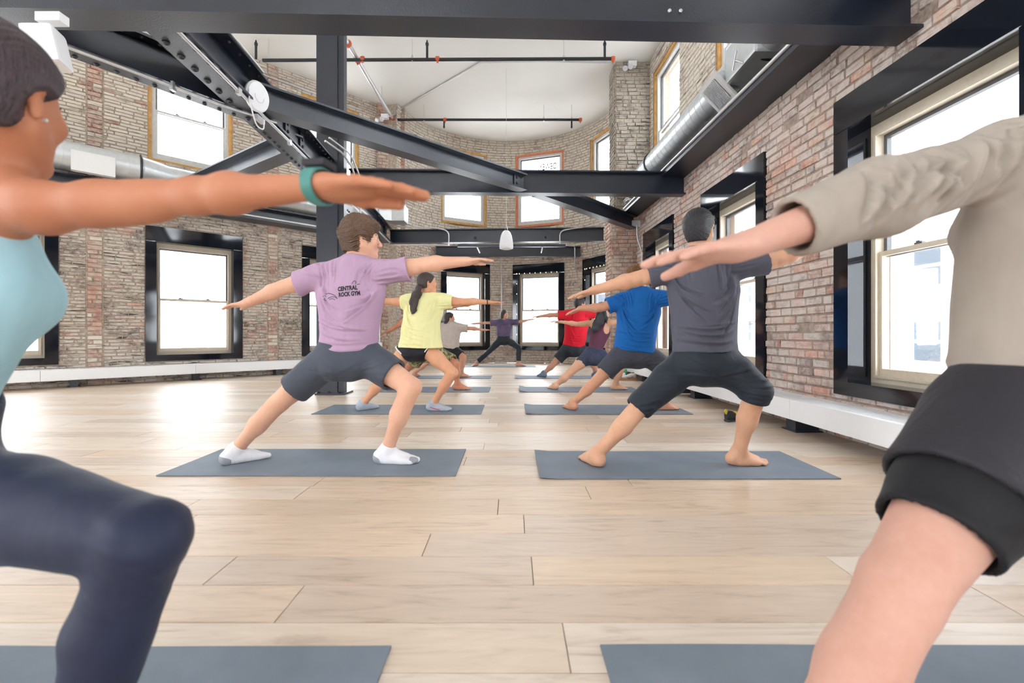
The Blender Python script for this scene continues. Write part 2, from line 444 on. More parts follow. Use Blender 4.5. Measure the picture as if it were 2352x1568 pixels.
M['mortar_pink'] = plain('mortar_pink', (160, 142, 130), 0.95, var=0.3, nscale=25, bump=0.6, bscale=70, bdist=0.01)
wall_right = wall_backing('wall_right', S_R, 0, 3.3, hR, 0.34, 'mortar_pink')
wall_right_up = wall_backing('wall_right_upper', S_RU, 3.3, CEIL, hRU, 0.34, 'mortar')
wall_left = wall_backing('wall_left', S_L, 0, CEIL, hL, 0.34, 'mortar')
wall_back = wall_backing('wall_back', S_A, 0, CEIL, hA, 0.34, 'mortar')
def strip(centres, half):
    return lambda u: any(abs(u-c) < half for c in centres)
os_l = strip([uL(7.37), uL(9.22)], 0.1)
lay_bricks(wall_right, S_R, 0, 3.3, hR, lambda u, w, r: 'brick_right' if r.random() > 0.12 else 'brick_orange', seed=3)
lay_bricks(wall_right_up, S_RU, 3.32, CEIL, hRU, lambda u, w, r: 'brick_upper', seed=4, nsingle=150)
SC_ = [uL(7.37), uL(9.22)]
lay_bricks(wall_left, S_L, 0, CEIL, hL+[(c-0.1, c+0.1, 0, CEIL) for c in SC_], lambda u, w, r: 'brick_orange' if r.random() < 0.05 else ('brick_upper' if w > 3.1 else 'brick_left'), seed=5, course=0.056, length=0.24, proud=0.016, nsingle=260)
for c in SC_: lay_bricks(wall_left, S_L, 0, CEIL, [], lambda u, w, r: 'brick_orange' if r.random() > 0.15 else 'brick_upper', seed=55, course=0.072, length=0.4, proud=0.02, nsingle=40, u_lo=c-0.095, u_hi=c+0.095)
lay_bricks(wall_back, S_A, 0, CEIL, hA, lambda u, w, r: 'brick_upper' if w > 3.2 else 'brick_apse', seed=6, course=0.07, nsingle=300)

# room end behind the camera: plain unseen walls, window openings set for the light
S_B = Line((-9.6, -4.0), (RU(-4.0), -4.0)); S_B.n = np.array([0, 1.0])
hB = [(4.6, 6.1, 0.35, 2.69), (9.4, 10.9, 0.35, 2.69), (7.1, 8.4, 3.82, 5.92)]  # unseen openings, kept few so less light reaches the foreground
wall_backing('wall_rear', S_B, 0, CEIL, hB, -0.3, 'mortar')
S_C = Line((LX(3.0), 3.0), (-9.6, -4.0)); S_C.n = np.array([S_C.d[1], -S_C.d[0]])*-1.0
hC = [(0.8+2.3*k, 2.3+2.3*k, 0.35, 2.69) for k in range(3)]+[(0.9+2.3*k, 2.2+2.3*k, 3.82, 5.92) for k in range(3)]
wall_backing('wall_left_near', S_C, 0, CEIL, hC, 0.3, 'mortar')
# pilasters at the mouth of the bay
def pilaster(name, a, b, z1, mat, seed):
    a = np.array(a); b = np.array(b); d = (b-a)/np.linalg.norm(b-a); n = np.array([d[1], -d[0]])   # towards the camera
    back = 0.5
    o = MB().hexa([(*p, z) for z in (0, z1) for p in (a, b, b-n*back, a-n*back)]).build(name, 'mortar'); tag(o, kind='structure')
    S1 = Line(b, a); S1.n = n
    lay_bricks(o, S1, 0, z1, [], lambda u, w, r: mat, seed=seed, nsingle=90, proud=0.02, jitter=0.012, length=0.2)
    for s0, s1 in ((a, a-n*back), (b-n*back, b)):
        S2 = Line(s0, s1); S2.n = np.array([-S2.d[1], S2.d[0]])
        if np.dot(S2.n, (a+b)/2-np.array(s0)) > 0: S2.n = -S2.n
        lay_bricks(o, S2, 0, z1, [], lambda u, w, r: mat, seed=seed+1, nsingle=0, proud=0.02)
    return o
pilaster('pilaster_right', (1.97, 9.02), (2.47, 9.02), 3.3, 'brick_orange', 11)
pilaster('pilaster_right_upper', (2.07, 9.1), (2.80, 9.1), CEIL, 'brick_soot', 13)
pilaster('pilaster_left', (-3.16, 10.72), (-2.6, 10.98), CEIL, 'brick_orange', 15)
# the wall between the right pilaster and the start of the bay
o = MB().hexa([(*p, z) for z in (0, CEIL) for p in ((2.45, 9.3), (2.85, 9.3), (2.95, 10.85), (2.56, 10.7))]).build('wall_return', 'mortar'); tag(o, kind='structure')

# ceiling
outline = [(RU(-4.0)+0.3, -4.3), (RU(9.35)+0.3, 9.35)]+[tuple(S_A.pt(u, 0, -0.34)[:2]) for u in np.linspace(0, S_A.L, 24)]+[tuple(S_L.pt(0, 0, -0.34)[:2]), tuple(S_L.pt(S_L.L, 0, -0.34)[:2]), (-11.9, 2.4), (-9.9, -4.3)]
bmc = bmesh.new(); vs = [bmc.verts.new((x, y, CEIL)) for x, y in outline]; f = bmc.faces.new(vs)
r = bmesh.ops.extrude_face_region(bmc, geom=[f])
for v in r['geom']:
    if isinstance(v, bmesh.types.BMVert): v.co.z += 0.2
bmesh.ops.recalc_face_normals(bmc, faces=bmc.faces)
me = bpy.data.meshes.new('ceiling'); bmc.to_mesh(me); bmc.free(); me.materials.append(M['ceiling'])
ceil = bpy.data.objects.new('ceiling', me); link(ceil); tag(ceil, kind='structure')

# floor of planks
def xlim(y):
    lo = LX(y) if y > 3.2 else (-11.3 if y > 2.0 else -9.3)
    hi = RX(y)
    if y > 9.0:
        q = AR**2-(y-ACY)**2
        if y > 10.2:
            if q <= 0: return None
            hi = ACX+math.sqrt(q)
        else: hi = 2.5
        lo = lo if y < 10.9 else max(lo, ACX-math.sqrt(max(q, 0)))
    return lo-0.1, hi+0.1
sub = bmesh.new(); vs = [sub.verts.new((x, y, -0.03)) for x, y in outline]; f = sub.faces.new(vs)
r = bmesh.ops.extrude_face_region(sub, geom=[f])
for v in r['geom']:
    if isinstance(v, bmesh.types.BMVert): v.co.z -= 0.2
bmesh.ops.recalc_face_normals(sub, faces=sub.faces)
me = bpy.data.meshes.new('floor'); sub.to_mesh(me); sub.free(); me.materials.append(M['subfloor'])
floor = bpy.data.objects.new('floor', me); link(floor); tag(floor, kind='structure')
pw = 0.195; items = []; y = -3.95; rr = random.Random(21)
while y < 12.9:
    lim = xlim(y+pw/2)
    if lim:
        x = lim[0]-rr.uniform(0, 1.6)
        while x < lim[1]:
            ln = rr.choice((1.9, 2.2, 1.5, 1.1, 1.75)); a, b = max(x, lim[0]), min(x+ln, lim[1]); x += ln
            if b-a > 0.04: items.append((a+0.0012, b-0.0012, y+0.0012, y+pw-0.0012))
    y += pw
def pscore(i):
    a, b, y0, y1 = i
    if y1 < 0.9: return 0
    y0 = max(y0, 0.95); n = 0
    xa, ya = proj((a, y0, 0)); xb, yb = proj((b, y0, 0)); xc, yc = proj((a, y1, 0))
    xa = max(xa, 0); xb = min(xb, 2352)
    return max(0, xb-xa)*abs(yc-ya)
order = sorted(items, key=pscore, reverse=True)
pv = []; pf = []
def plank_verts(a, b, y0, y1, z):
    c = 0.0016
    return [(a, y0, -0.03), (b, y0, -0.03), (b, y1, -0.03), (a, y1, -0.03), (a, y0, z-c), (b, y0, z-c), (b, y1, z-c), (a, y1, z-c), (a+c, y0+c, z), (b-c, y0+c, z), (b-c, y1-c, z), (a+c, y1-c, z)]
PF = [(0, 1, 5, 4), (1, 2, 6, 5), (2, 3, 7, 6), (3, 0, 4, 7), (4, 5, 9, 8), (5, 6, 10, 9), (6, 7, 11, 10), (7, 4, 8, 11), (8, 9, 10, 11)]
PC = {}
for k, it in enumerate(order):
    a, b, y0, y1 = it; z = rr.uniform(-0.0006, 0.0)
    if k < 300 and pscore(it) > 0:
        key = round(b-a, 3)
        if key not in PC:
            me = bpy.data.meshes.new('plank'); me.from_pydata(plank_verts(0, b-a, 0, y1-y0, 0), [], PF); me.materials.append(M['plank']); PC[key] = me
        o = bpy.data.objects.new('plank', PC[key]); link(o, floor); o.location = (a, y0, z)
    else:
        n = len(pv); pv += plank_verts(a, b, y0, y1, z); pf += [tuple(i+n for i in q) for q in PF]
o = mesh_obj('planks_beyond', pv, pf, 'plank', floor); o['kind'] = 'stuff'

# ------------------------------------------------------------------ windows
NW = [0]
def window(a, b, z0, z1, lower=True, wood='raw_wood', bay=False):
    """a, b: floor points of the outer edges on the wall face, room on the left of a->b"""
    NW[0] += 1
    a = np.array(a[:2]); b = np.array(b[:2]); W = np.linalg.norm(b-a); d = (b-a)/W; n = np.array([-d[1], d[0]])
    def pt(u, w_, dep): p = a+d*u+n*dep; return (p[0], p[1], w_)
    root = empty('window_%d' % NW[0], pt(W/2, z0, 0), kind='structure')
    def blk(mb, u0, u1, w0, w1, d0, d1):
        mb.hexa([pt(u0, w0, d0), pt(u1, w0, d0), pt(u1, w0, d1), pt(u0, w0, d1), pt(u0, w1, d0), pt(u1, w1, d0), pt(u1, w1, d1), pt(u0, w1, d1)])
    def ring(name, mat, u0, u1, w0, w1, t, d0, d1, par=root):
        tl, tr, tb, tt = t; mb = MB()
        blk(mb, u0, u0+tl, w0, w1, d0, d1); blk(mb, u1-tr, u1, w0, w1, d0, d1)
        blk(mb, u0+tl, u1-tr, w0, w0+tb, d0, d1); blk(mb, u0+tl, u1-tr, w1-tt, w1, d0, d1)
        return mb.build(name, mat, par)
    if lower:
        s, tb, tt = 0.15, 0.105, 0.26
        # black glossy panels: four boards lining the opening and covering the wall edge
        for nm, (u0, u1, w0, w1) in (('side_panel', (0, s, z0, z1-tt-0.004)), ('side_panel', (W-s, W, z0, z1-tt-0.004)), ('head_panel', (0, W, z1-tt, z1)), ('sill_panel', (s, W-s, z0, z0+tb))):
            mb = MB(); blk(mb, u0, u1, w0, w1, 0.0, 0.035); mb.build(nm, 'gloss', root)
        mb = MB(); blk(mb, s-0.012, s, z0+tb, z1-tt, -0.2, 0.0); blk(mb, W-s, W-s+0.012, z0+tb, z1-tt, -0.2, 0.0)
        blk(mb, s, W-s, z1-tt, z1-tt+0.012, -0.2, 0.0); blk(mb, s, W-s, z0+tb-0.012, z0+tb, -0.2, 0.0); mb.build('reveal_lining', 'gloss', root)
        u0, u1, w0, w1 = s, W-s, z0+tb, z1-tt; fm, dd = 'beige_frame', -0.15; ft = 0.05
        outer = ring('window_frame', fm, u0, u1, w0, w1, (ft, ft, ft, ft+0.03), dd-0.1, dd)
        ring('stop_bead', fm, u0+ft-0.012, u1-ft+0.012, w0+ft-0.012, w1-ft-0.018, (0.02,)*4, dd, dd+0.014)
    else:
        ring('rough_frame', wood, 0.0, W, z0, z1, (0.055,)*4, -0.16, -0.02)
        u0, u1, w0, w1 = 0.055, W-0.055, z0+0.055, z1-0.055; dd = -0.06; ft = 0.06
        ring('window_frame', 'white_frame', u0, u1, w0, w1, (ft,)*4, dd-0.1, dd)
    u0 += ft; u1 -= ft; w0 += ft; w1 -= ft+(0.03 if lower else 0)
    wm = z0+(z1-z0)*(0.464 if lower else 0.437); st = 0.028
    up = ring('upper_sash', 'sash', u0, u1, wm-0.02, w1, (st, st, 0.035, st), dd-0.095, dd-0.06)
    lo = ring('lower_sash', 'beige_frame' if lower else 'white_frame', u0, u1, w0, wm+0.02, (st, st, 0.06, 0.035), dd-0.055, dd-0.02)
    for par, q0, q1, dq in ((up, wm, w1-st, dd-0.078), (lo, w0+0.05, wm-0.01, dd-0.038)):
        mb = MB(); blk(mb, u0+st*0.8, u1-st*0.8, q0, q1, dq-0.003, dq+0.003)
        o = mb.build('pane', 'glass', par)
    for q in (0.3, 0.7):
        mb = MB(); uu = u0+(u1-u0)*q; blk(mb, uu-0.03, uu+0.03, wm+0.02, wm+0.034, dd-0.055, dd-0.025); blk(mb, uu-0.008, uu+0.02, wm+0.034, wm+0.046, dd-0.05, dd-0.03)
        mb.build('sash_lock', 'sash', lo)
    return root, pt
for (u0, u1, z0, z1) in hR: window(S_R.pt(u0, 0), S_R.pt(u1, 0), z0, z1)
for (u0, u1, z0, z1) in hRU: window(S_RU.pt(u0, 0), S_RU.pt(u1, 0), z0, z1, False)
for (u0, u1, z0, z1) in hL: window(S_L.pt(u0, 0), S_L.pt(u1, 0), z0, z1, z0 < 1)
bayw = []
for k, (u0, u1, z0, z1) in enumerate(hA): bayw.append(window(S_A.pt(u0, 0), S_A.pt(u1, 0), z0, z1, z0 < 1, 'orange_wood' if k == 3 else 'raw_wood', True))

# brick wrap outside each right window
# ------------------------------------------------------------------ steelwork
BOT, TOP = 2.855, 3.185
RIVET = None
def rivet_mesh():
    global RIVET
    if RIVET is None:
        mb = MB(); mb.lathe((0, 0, 0), (0, 0, 1), [(-0.004, 0.02), (0.006, 0.019), (0.014, 0.013), (0.018, 0.004)], 10)
        me = bpy.data.meshes.new('rivet'); me.from_pydata(mb.v, [], mb.f); me.materials.append(M['steel'])
        bm = bmesh.new(); bm.from_mesh(me); bmesh.ops.recalc_face_normals(bm, faces=bm.faces); bm.to_mesh(me); bm.free()
        for p in me.polygons: p.use_smooth = True
        RIVET = me
    return RIVET
def put_rivet(root, p, nrm, s=1.0, name='rivet'):
    o = bpy.data.objects.new(name, rivet_mesh()); link(o, root)
    z = Vector(nrm).normalized(); q = Vector((0, 0, 1)).rotation_difference(z)
    o.location = tuple(np.array(p)-world_loc(root)); o.rotation_mode = 'QUATERNION'; o.rotation_quaternion = q; o.scale = (s, s, s)
def ibeam(a, b, label, bot=BOT, top=TOP, fw=0.2, ft=0.02, wt=0.014, fb=None, group=None, double=False):
    """a, b plan points of the web line"""
    a = np.array(a, float); b = np.array(b, float); L = np.linalg.norm(b-a); d = (b-a)/L; n = np.array([-d[1], d[0]])
    root = empty('steel_beam', (*((a+b)/2), bot), label=label, cat='beam', group=group)
    def slab(name, n0, n1, z0, z1):
        v = [(*(p+n*k), z) for z in (z0, z1) for p, k in ((a, n0), (b, n0), (b, n1), (a, n1))]
        return MB().hexa(v).build(name, 'steel', root)
    slab('web', -wt/2, wt/2, bot+ft, top-ft)
    slab('bottom_flange', -(fb or fw)/2, (fb or fw)/2, bot, bot+ft)
    slab('top_flange', -fw/2, fw/2, top-ft, top)
    return root, a, b, d, n
def cleat(root, p, d, n, side, z0, z1, bolts=2, w_=0.09):
    """angle cleat with bolt heads at a beam end, on the web face"""
    p = np.array(p); c = p+d*w_/2+n*side*0.016
    MB().box((*c, (z0+z1)/2), (w_, 0.018, z1-z0), (np.array([*d, 0]), np.array([*n, 0]), np.array([0, 0, 1.]))).build('cleat', 'steel', root)
    for k in range(bolts):
        z = z0+(z1-z0)*(k+0.5)/bolts
        q = np.array([*(p+d*w_/2+n*side*0.026), z]); put_rivet(root, q, (*(n*side), 0), 0.95, 'bolt')

# B1: nearest cross beam
r1, *_x = ibeam((-8.5, 2.68), (2.64, 3.02), 'nearest and widest black steel beam crossing the top of the picture', bot=2.80, top=3.3, fw=0.2)
B1 = _x
for x in (1545, 1571):
    p = P(x, 5, 2.9); mb = MB(); mb.lathe((p[0], 2.965, 2.93), (0, -1, 0), [(0, 0.012), (0.012, 0.012), (0.014, 0.008)], 10); mb.build('bolt', 'conduit', r1)
# B2
r2, *_x = ibeam((-2.33, 6.56), (2.52, 6.68), 'black steel beam from the column to the right wall, second cross beam back', fw=0.16)
for x in (1320, 1331): put_rivet(r2, P(x, 425, 6.58), (0, -1, 0), 0.5, 'bolt')
# B3
r3, *_x = ibeam((-2.75, 10.28), (2.02, 10.05), 'black steel beam across the mouth of the bay behind the pendant speaker', bot=2.86, top=3.16, fw=0.16)
for x in (1091, 1253): put_rivet(r3, P(x, 545, 10.1), (0, -1, 0), 1.3, 'bolt')
# B4
r4, *_x = ibeam((-2.0, 12.0), (1.8, 12.0), 'short black steel beam deepest inside the round bay', bot=2.85, top=3.12, fw=0.16)
# girder G, riveted
GX = lambda z: -2.10-0.07*z
rg, ga, gb, gd, gn = ibeam((GX(2.9), 2.9), (GX(10.2), 10.2), 'long riveted black girder running away from the camera past the column', fw=0.26, fb=0.27, ft=0.018)
zz = 3.0; k = 0
while zz < 10.1:
    stp = 0.16 if zz < 4.6 else 0.11
    for s_ in (-1, 1):
        p = np.array([GX(zz+(stp/2 if s_ > 0 else 0))+s_*0.082, zz+(stp/2 if s_ > 0 else 0), BOT]); put_rivet(rg, p, (0, 0, -1), 1.3 if zz < 4.6 else 1.0)
    p = np.array([GX(zz)+0.085, zz, TOP-0.018]); put_rivet(rg, p, (0, 0, -1), 0.9)
    zz += stp
for zc in (4.35, 4.9, 5.3, 9.3, 9.9):
    c = np.array([GX(zc)+0.02, zc]); MB().box((c[0], c[1], (BOT+TOP)/2), (0.02, 0.1, TOP-BOT-0.05)).build('cleat', 'steel', rg)
    for k in range(3): put_rivet(rg, (c[0]+0.012, c[1], BOT+0.07+k*0.08), (1, 0, 0), 0.95, 'bolt')
# D1
r5, a_, b_, d_, n_ = ibeam((GX(4.1)+0.02, 4.1), (0.16, 6.5), 'diagonal grey-lit steel beam from the riveted girder to the second cross beam', bot=2.862, top=3.09, fw=0.17)
cleat(r5, a_+d_*0.05, d_, n_, -1, 2.9, 3.06, 2, 0.12); cleat(r5, b_-d_*0.2, d_, n_, -1, 2.9, 3.06, 2, 0.1)
# D2
r6, *_x = ibeam((0.36, 6.72), (2.36, 8.85), 'diagonal steel beam behind the second cross beam running to the right pilaster', bot=2.86, top=3.1, fw=0.17)
# D3 deep riveted girder, upper left
r7, a_, b_, d_, n_ = ibeam((-3.35, 3.02), (GX(4.35), 4.35), 'short deep riveted girder at upper left meeting the long girder', fw=0.2, bot=2.86, top=3.17)
L_ = np.linalg.norm(b_-a_); q = 0.1
while q < L_-0.05:
    for s_ in (-1, 1):
        p = a_+d_*q+n_*s_*0.06
        put_rivet(r7, (*p, 2.86), (0, 0, -1), 0.9)
    p = a_+d_*q-n_*0.06; put_rivet(r7, (*p, 3.15), (0, 0, -1), 0.9); q += 0.12
cleat(r7, a_+d_*0.04, d_, n_, -1, 2.92, 3.12, 3, 0.1)
# D4 far left diagonal
r8, *_x = ibeam((GX(5.15), 5.15), (-6.05, 7.62), 'plain diagonal steel beam from the long girder to the left wall', fw=0.2, bot=2.862, top=3.1)

# column
cx0, cz0 = -2.46, 6.3
col_ = empty('steel_column', (cx0, cz0, 0), label='tall black steel column standing on bolted base plate left of centre', cat='column')
MB().box2((cx0-0.185, cz0-0.15, 0.025), (cx0+0.1, cz0-0.13, CEIL)).build('front_flange', 'steel', col_)
MB().box2((cx0-0.185, cz0+0.13, 0.025), (cx0+0.1, cz0+0.15, CEIL)).build('rear_flange', 'steel', col_)
MB().box2((cx0-0.052, cz0-0.13, 0.025), (cx0-0.036, cz0+0.13, CEIL)).build('web', 'steel', col_)
MB().box2((cx0+0.1, cz0-0.13, 0.025), (cx0+0.18, cz0-0.02, CEIL)).build('side_channel', 'steel', col_)
MB().box2((cx0-0.2, cz0-0.17, 0.0), (cx0+0.2, cz0+0.17, 0.026)).build('base_plate', 'steel', col_)
for sx in (-0.15, 0.0, 0.13):
    put_rivet(col_, (cx0+sx-0.01, cz0-0.16, 0.03), (0, 0, 1), 1.0, 'bolt')

# conduits on the girder
def conduit(pts, r, label, mat='conduit', clips=(), loc=None, name='conduit', group=None):
    pts = [np.array(p, float) for p in pts]; L0 = pts[0] if loc is None else loc
    mb = MB(); mb.tube(arc(pts, 0.12), r, 10)
    if clips is None or len(clips) == 0:
        o = mb.build(name, mat, None, True, loc=L0); tag(o, label, 'conduit', group); return o
    root = empty(name, L0, label=label, cat='conduit', group=group); mb.build('tube', mat, root, True)
    for c in clips:
        MB().box(c, (0.03, 0.045, 0.07)).build('clip', mat, root)
    return root
gc = lambda z, dx=0.0, dz=0.0: np.array([GX(z)+0.11+dx, z, BOT-0.02+dz])
conduit([gc(2.95, -0.01), gc(4.6), gc(7.5), gc(10.0)], 0.014, 'bright conduit clipped along the underside of the long riveted girder', clips=[gc(3.75), gc(4.75), gc(6.6), gc(8.6)])
conduit([gc(2.95, 0.035, 0.35), gc(4.1, 0.035, 0.35)], 0.012, 'thin bright conduit on the top flange of the riveted girder near the top')
a_, d3 = np.array([-3.35, 3.02]), np.array([GX(4.35)+3.35, 4.35-3.02])
g3 = lambda t, off=-0.09, z=2.84: np.array([*(a_+d3*t+np.array([d3[1], -d3[0]])/np.linalg.norm(d3)*(-off)), z])
conduit([g3(0.1), g3(0.8), g3(1.05, -0.14)], 0.012, 'bright conduit under the short deep girder at upper left', clips=[g3(0.55)])
conduit([(-2.3, 5.6, 3.2), (-2.22, 6.0, 3.2), (-2.16, 6.25, 3.05), (-2.18, 6.3, 2.6), (-2.1, 6.6, 2.55)], 0.014, 'bent bundle conduit hugging the column just under the girder')
conduit([(-2.25, 5.6, 3.24), (-2.15, 6.05, 3.22), (-2.1, 6.3, 3.0), (-2.12, 6.35, 2.3)], 0.012, 'second bent conduit looping over beside the column')
# conduits of the rear cross beam
z3 = 9.98
conduit([P(905, 562, z3), P(1020, 563, z3), P(1031, 563, z3), P(1031, 530, z3), P(1000, 523, z3), P(905, 520, 10.1)], 0.014, 'white conduit dropping over the left part of the rear cross beam', clips=[P(1031, 560, z3)])
conduit([P(1286, 560, z3), P(1286, 530, z3), P(1320, 524, z3), P(1380, 517, 10.05)], 0.014, 'white conduit dropping over the right part of the rear cross beam', clips=[P(1286, 556, z3)])
conduit([P(1300, 563, 10.1), P(1320, 565, 11.6), P(1321, 640, 12.46), P(1321, 800, 12.46)], 0.014, 'vertical wall conduit right of the middle bay window')
conduit([P(1152, 592, 12.75), P(1152, 730, 12.75), P(1152, 786, 12.75)], 0.014, 'vertical wall conduit between the left and middle bay windows')
ob = MB().box(P(1152, 790, 12.78), (0.1, 0.05, 0.12)).build('socket_box', 'white_plastic', None, loc=P(1152, 790, 12.78)); tag(ob, 'small socket box on bay wall behind the instructor', 'socket')
conduit([P(872, 590, 10.62), P(872, 786, 10.62)], 0.014, 'vertical wall conduit left of the orange brick pilaster')
ob = MB().box(P(872, 793, 10.64), (0.12, 0.06, 0.14)).build('socket_box', 'white_plastic', None, loc=P(872, 793, 10.64)); tag(ob, 'small white socket box under conduit on left wall', 'socket')
conduit([P(1463, 515, 8.75), P(1463, 545, 8.75), P(1474, 575, 8.68), P(1476, 640, 8.6), P(1476, 700, 8.6)], 0.016, 'bent grey conduit running down the right brick wall by the pilaster')
ob = MB().box(P(1460, 515, 8.8), (0.16, 0.1, 0.13)).build('junction_box', 'grille', None, loc=P(1460, 515, 8.8)); tag(ob, 'grey junction box under the end of the diagonal beam', 'junction box')

# track fixture under the rear beam
tr_ = empty('light_track', P(1175, 564, 9.9), label='long black light track hanging under the rear cross beam', cat='light track')
MB().box(P(1175, 564, 9.9), (2.35, 0.05, 0.06)).build('track', 'steel', tr_)
for x in (1098, 1248):
    a = P(x-2, 567, 9.9); b = P(x+(4 if x < 1170 else -5), 580, 10.3)
    MB().tube([a, b], 0.015, 8).build('bracket', 'conduit', tr_)

# pendant speaker
pp = P(1163, 549, 9.3)
sp = empty('pendant_speaker', pp, label='white pleated pendant speaker hanging in front of the rear beam', cat='speaker')
mb = MB(); prof = [(-0.2, 0.11), (-0.19, 0.138), (-0.15, 0.142), (-0.05, 0.133), (0.06, 0.112), (0.13, 0.085), (0.17, 0.05), (0.175, 0.02)]
n = 28; base = 0
c0 = pp
for h, r_ in prof:
    for k in range(n):
        rr_ = r_*(1.0+0.03*(k % 2)); mb.v.append((c0[0]+rr_*math.cos(2*math.pi*k/n), c0[1]+rr_*math.sin(2*math.pi*k/n), c0[2]+h))
for i in range(len(prof)-1):
    for k in range(n): mb.f.append((i*n+k, i*n+(k+1) % n, (i+1)*n+(k+1) % n, (i+1)*n+k))
mb.f.append(tuple(range(n))[::-1]); mb.f.append(tuple((len(prof)-1)*n+k for k in range(n)))
mb.build('shade', 'white_plastic', sp)
mb = MB(); mb.lathe(pp, (0, 0, 1), [(-0.202, 0.105), (-0.205, 0.1), (-0.2, 0.02)], 24); mb.build('speaker_grille', 'grille', sp)
for dx in (-0.03, 0.03): MB().tube([pp+[dx, 0, 0.17], pp+[0, 0, 0.3]], 0.004, 6).build('cable', 'conduit', sp)
MB().tube([pp+[0, 0, 0.3], (pp[0], pp[1], CEIL-0.01)], 0.003, 6).build('cable', 'conduit', sp)

# wifi disc
dc = P(592, 222, 4.0); dn = np.array([0.95, -0.25, -0.15]); dn /= np.linalg.norm(dn)
wd = empty('ceiling_disc', dc, label='white round wireless disc fixed to the side of the riveted girder', cat='wireless disc')
mb = MB(); mb.lathe(dc, dn, [(-0.035, 0.10), (-0.02, 0.125), (0.0, 0.128), (0.014, 0.115), (0.02, 0.06)], 32); mb.build('housing', 'white_plastic', wd, True)
mb = MB(); mb.tube([dc+dn*0.02+0.05*(math.cos(t)*np.array([0.25, 0.95, 0])/1.0+math.sin(t)*np.array([0, 0, 1.0])) for t in np.linspace(0, 2*math.pi, 20)[:-1]], 0.002, 6, closed=True); mb.build('status_ring', 'grille', wd)
MB().tube(arc([dc+[-0.02, -0.1, 0.05], dc+[0.0, -0.13, -0.1], dc+[0.0, -0.02, -0.27], dc+[0, 0.1, -0.25], dc+[0, 0.1, -0.16]], 0.08), 0.006, 8).build('cable', 'white_plastic', wd)
MB().box(dc+[-0.02, 0.06, -0.17], (0.04, 0.12, 0.04)).build('cable_gland', 'conduit', wd)

# white speaker at top left
bx = P(108, 112, 2.62)
ws = empty('wall_speaker', bx, label='white boxy speaker bracketed under the nearest beam at top left', cat='speaker')
ax = (np.array([0.93, 0.3, 0.2]), np.array([-0.3, 0.95, 0]), np.array([-0.2, -0.05, 0.97]))
MB().box(bx, (0.15, 0.15, 0.21), ax).build('cabinet', 'white_plastic', ws, bevel=0.02)
MB().box(bx+[0.03, 0, 0.17], (0.14, 0.06, 0.05)).build('bracket', 'white_metal', ws)

# ------------------------------------------------------------------ ledges with their ducts
def ledge_right():
    root = empty('steel_ledge', (RX(4)-0.2, 4, 3.12), label='long black steel channel ledge along the right wall under the duct', cat='ledge')
    def seg(name, x0, x1, z0, z1, y0=3.0, y1=8.9):
        MB().hexa([(RX(y)-x, y, z) for z in (z0, z1) for y, x in ((y0, x0), (y0, x1), (y1, x1), (y1, x0))]).build(name, 'steel', root)
    seg('bottom_flange', 0.36, -0.02, 3.12, 3.14, -1.3); seg('web', 0.06, 0.03, 3.14, 3.36, -1.3); seg('top_plate', 0.2, -0.3, 3.36, 3.38, -1.3); seg('lip', 0.36, 0.345, 3.14, 3.17, -1.3)
ledge_right()
DR = lambda y: np.array([2.74-0.03*y, y, 3.81])
def duct(name, pts, r, label, seam=0.16, mat='galv'):
    root = empty(name, pts[0], label=label, cat='duct'); pts = [np.array(p, float) for p in pts]
    MB().tube(pts, r, 28).build('duct_wall', mat, root, True)
    for i in range(len(pts)-1):
        L = np.linalg.norm(pts[i+1]-pts[i]); k = seam
        while k < L:
            c = pts[i]+(pts[i+1]-pts[i])*k/L; t = (pts[i+1]-pts[i])/L
            sk = np.array([0.12*t[1], -0.12*t[0], 0.0])
            u = np.cross(t, [0, 0, 1.0]); u /= np.linalg.norm(u); v = np.cross(u, t)
            ring = [c+(r+0.0005)*(math.cos(q)*u+math.sin(q)*v)+t*0.05*math.cos(q) for q in np.linspace(0, 2*math.pi, 25)[:-1]]
            MB().tube(ring, 0.0035, 5, closed=True).build('lock_seam', mat, root, True); k += seam
    return root
dr = duct('round_duct', [DR(8.7), DR(-1.2)], 0.19, 'long round spiral duct above the ledge on the right wall')
for y in (7.95, 4.62):
    p = DR(y); ring = [p+0.197*np.array([math.cos(q), 0, math.sin(q)]) for q in np.linspace(0, 2*math.pi, 25)[:-1]]
    MB().tube(ring, 0.016, 8, closed=True).build('clamp_band', 'galv_dark', dr, True)
    if y > 7: MB().box(p+[-0.02, 0, -0.23], (0.46, 0.04, 0.04)).build('strut', 'steel', dr)
# plenum box and its register
q0 = DR(5.05)
MB().box(q0+[0.0, -0.25, 0.0], (0.39, 0.62, 0.39)).build('plenum', 'galv', dr, bevel=0.03)
n_ = np.array([-0.72, 0, -0.69]); t_ = np.array([0, 1.0, 0]); u_ = np.cross(n_, t_); g0 = q0+n_*0.27+np.array([0, 0.24, 0])
reg = MB(); reg.box(g0, (0.42, 0.38, 0.03), (t_, u_, n_))
o = reg.build('register_face', 'white_metal', dr)
MB().box(g0+n_*0.012, (0.29, 0.27, 0.012), (t_, u_, n_)).build('register_throat', 'dark_gap', dr)
for k in range(14):
    MB().box(g0+n_*0.022+t_*(-0.135+0.0208*k), (0.011, 0.28, 0.016), (t_, u_, n_)).build('louvre', 'grille', dr)
MB().box(g0-n_*0.05, (0.3, 0.3, 0.12), (t_, u_, n_)).build('collar', 'galv', dr)
hp = q0+n_*0.2+np.array([-0.05, -0.28, 0.02])
MB().tube(arc([hp+[0.02, 0.08, 0.03], hp+[-0.05, 0.04, 0.03], hp+[-0.05, -0.03, -0.02], hp+[0.0, -0.06, -0.06]], 0.04), 0.01, 8).build('damper_quadrant', 'conduit', dr)
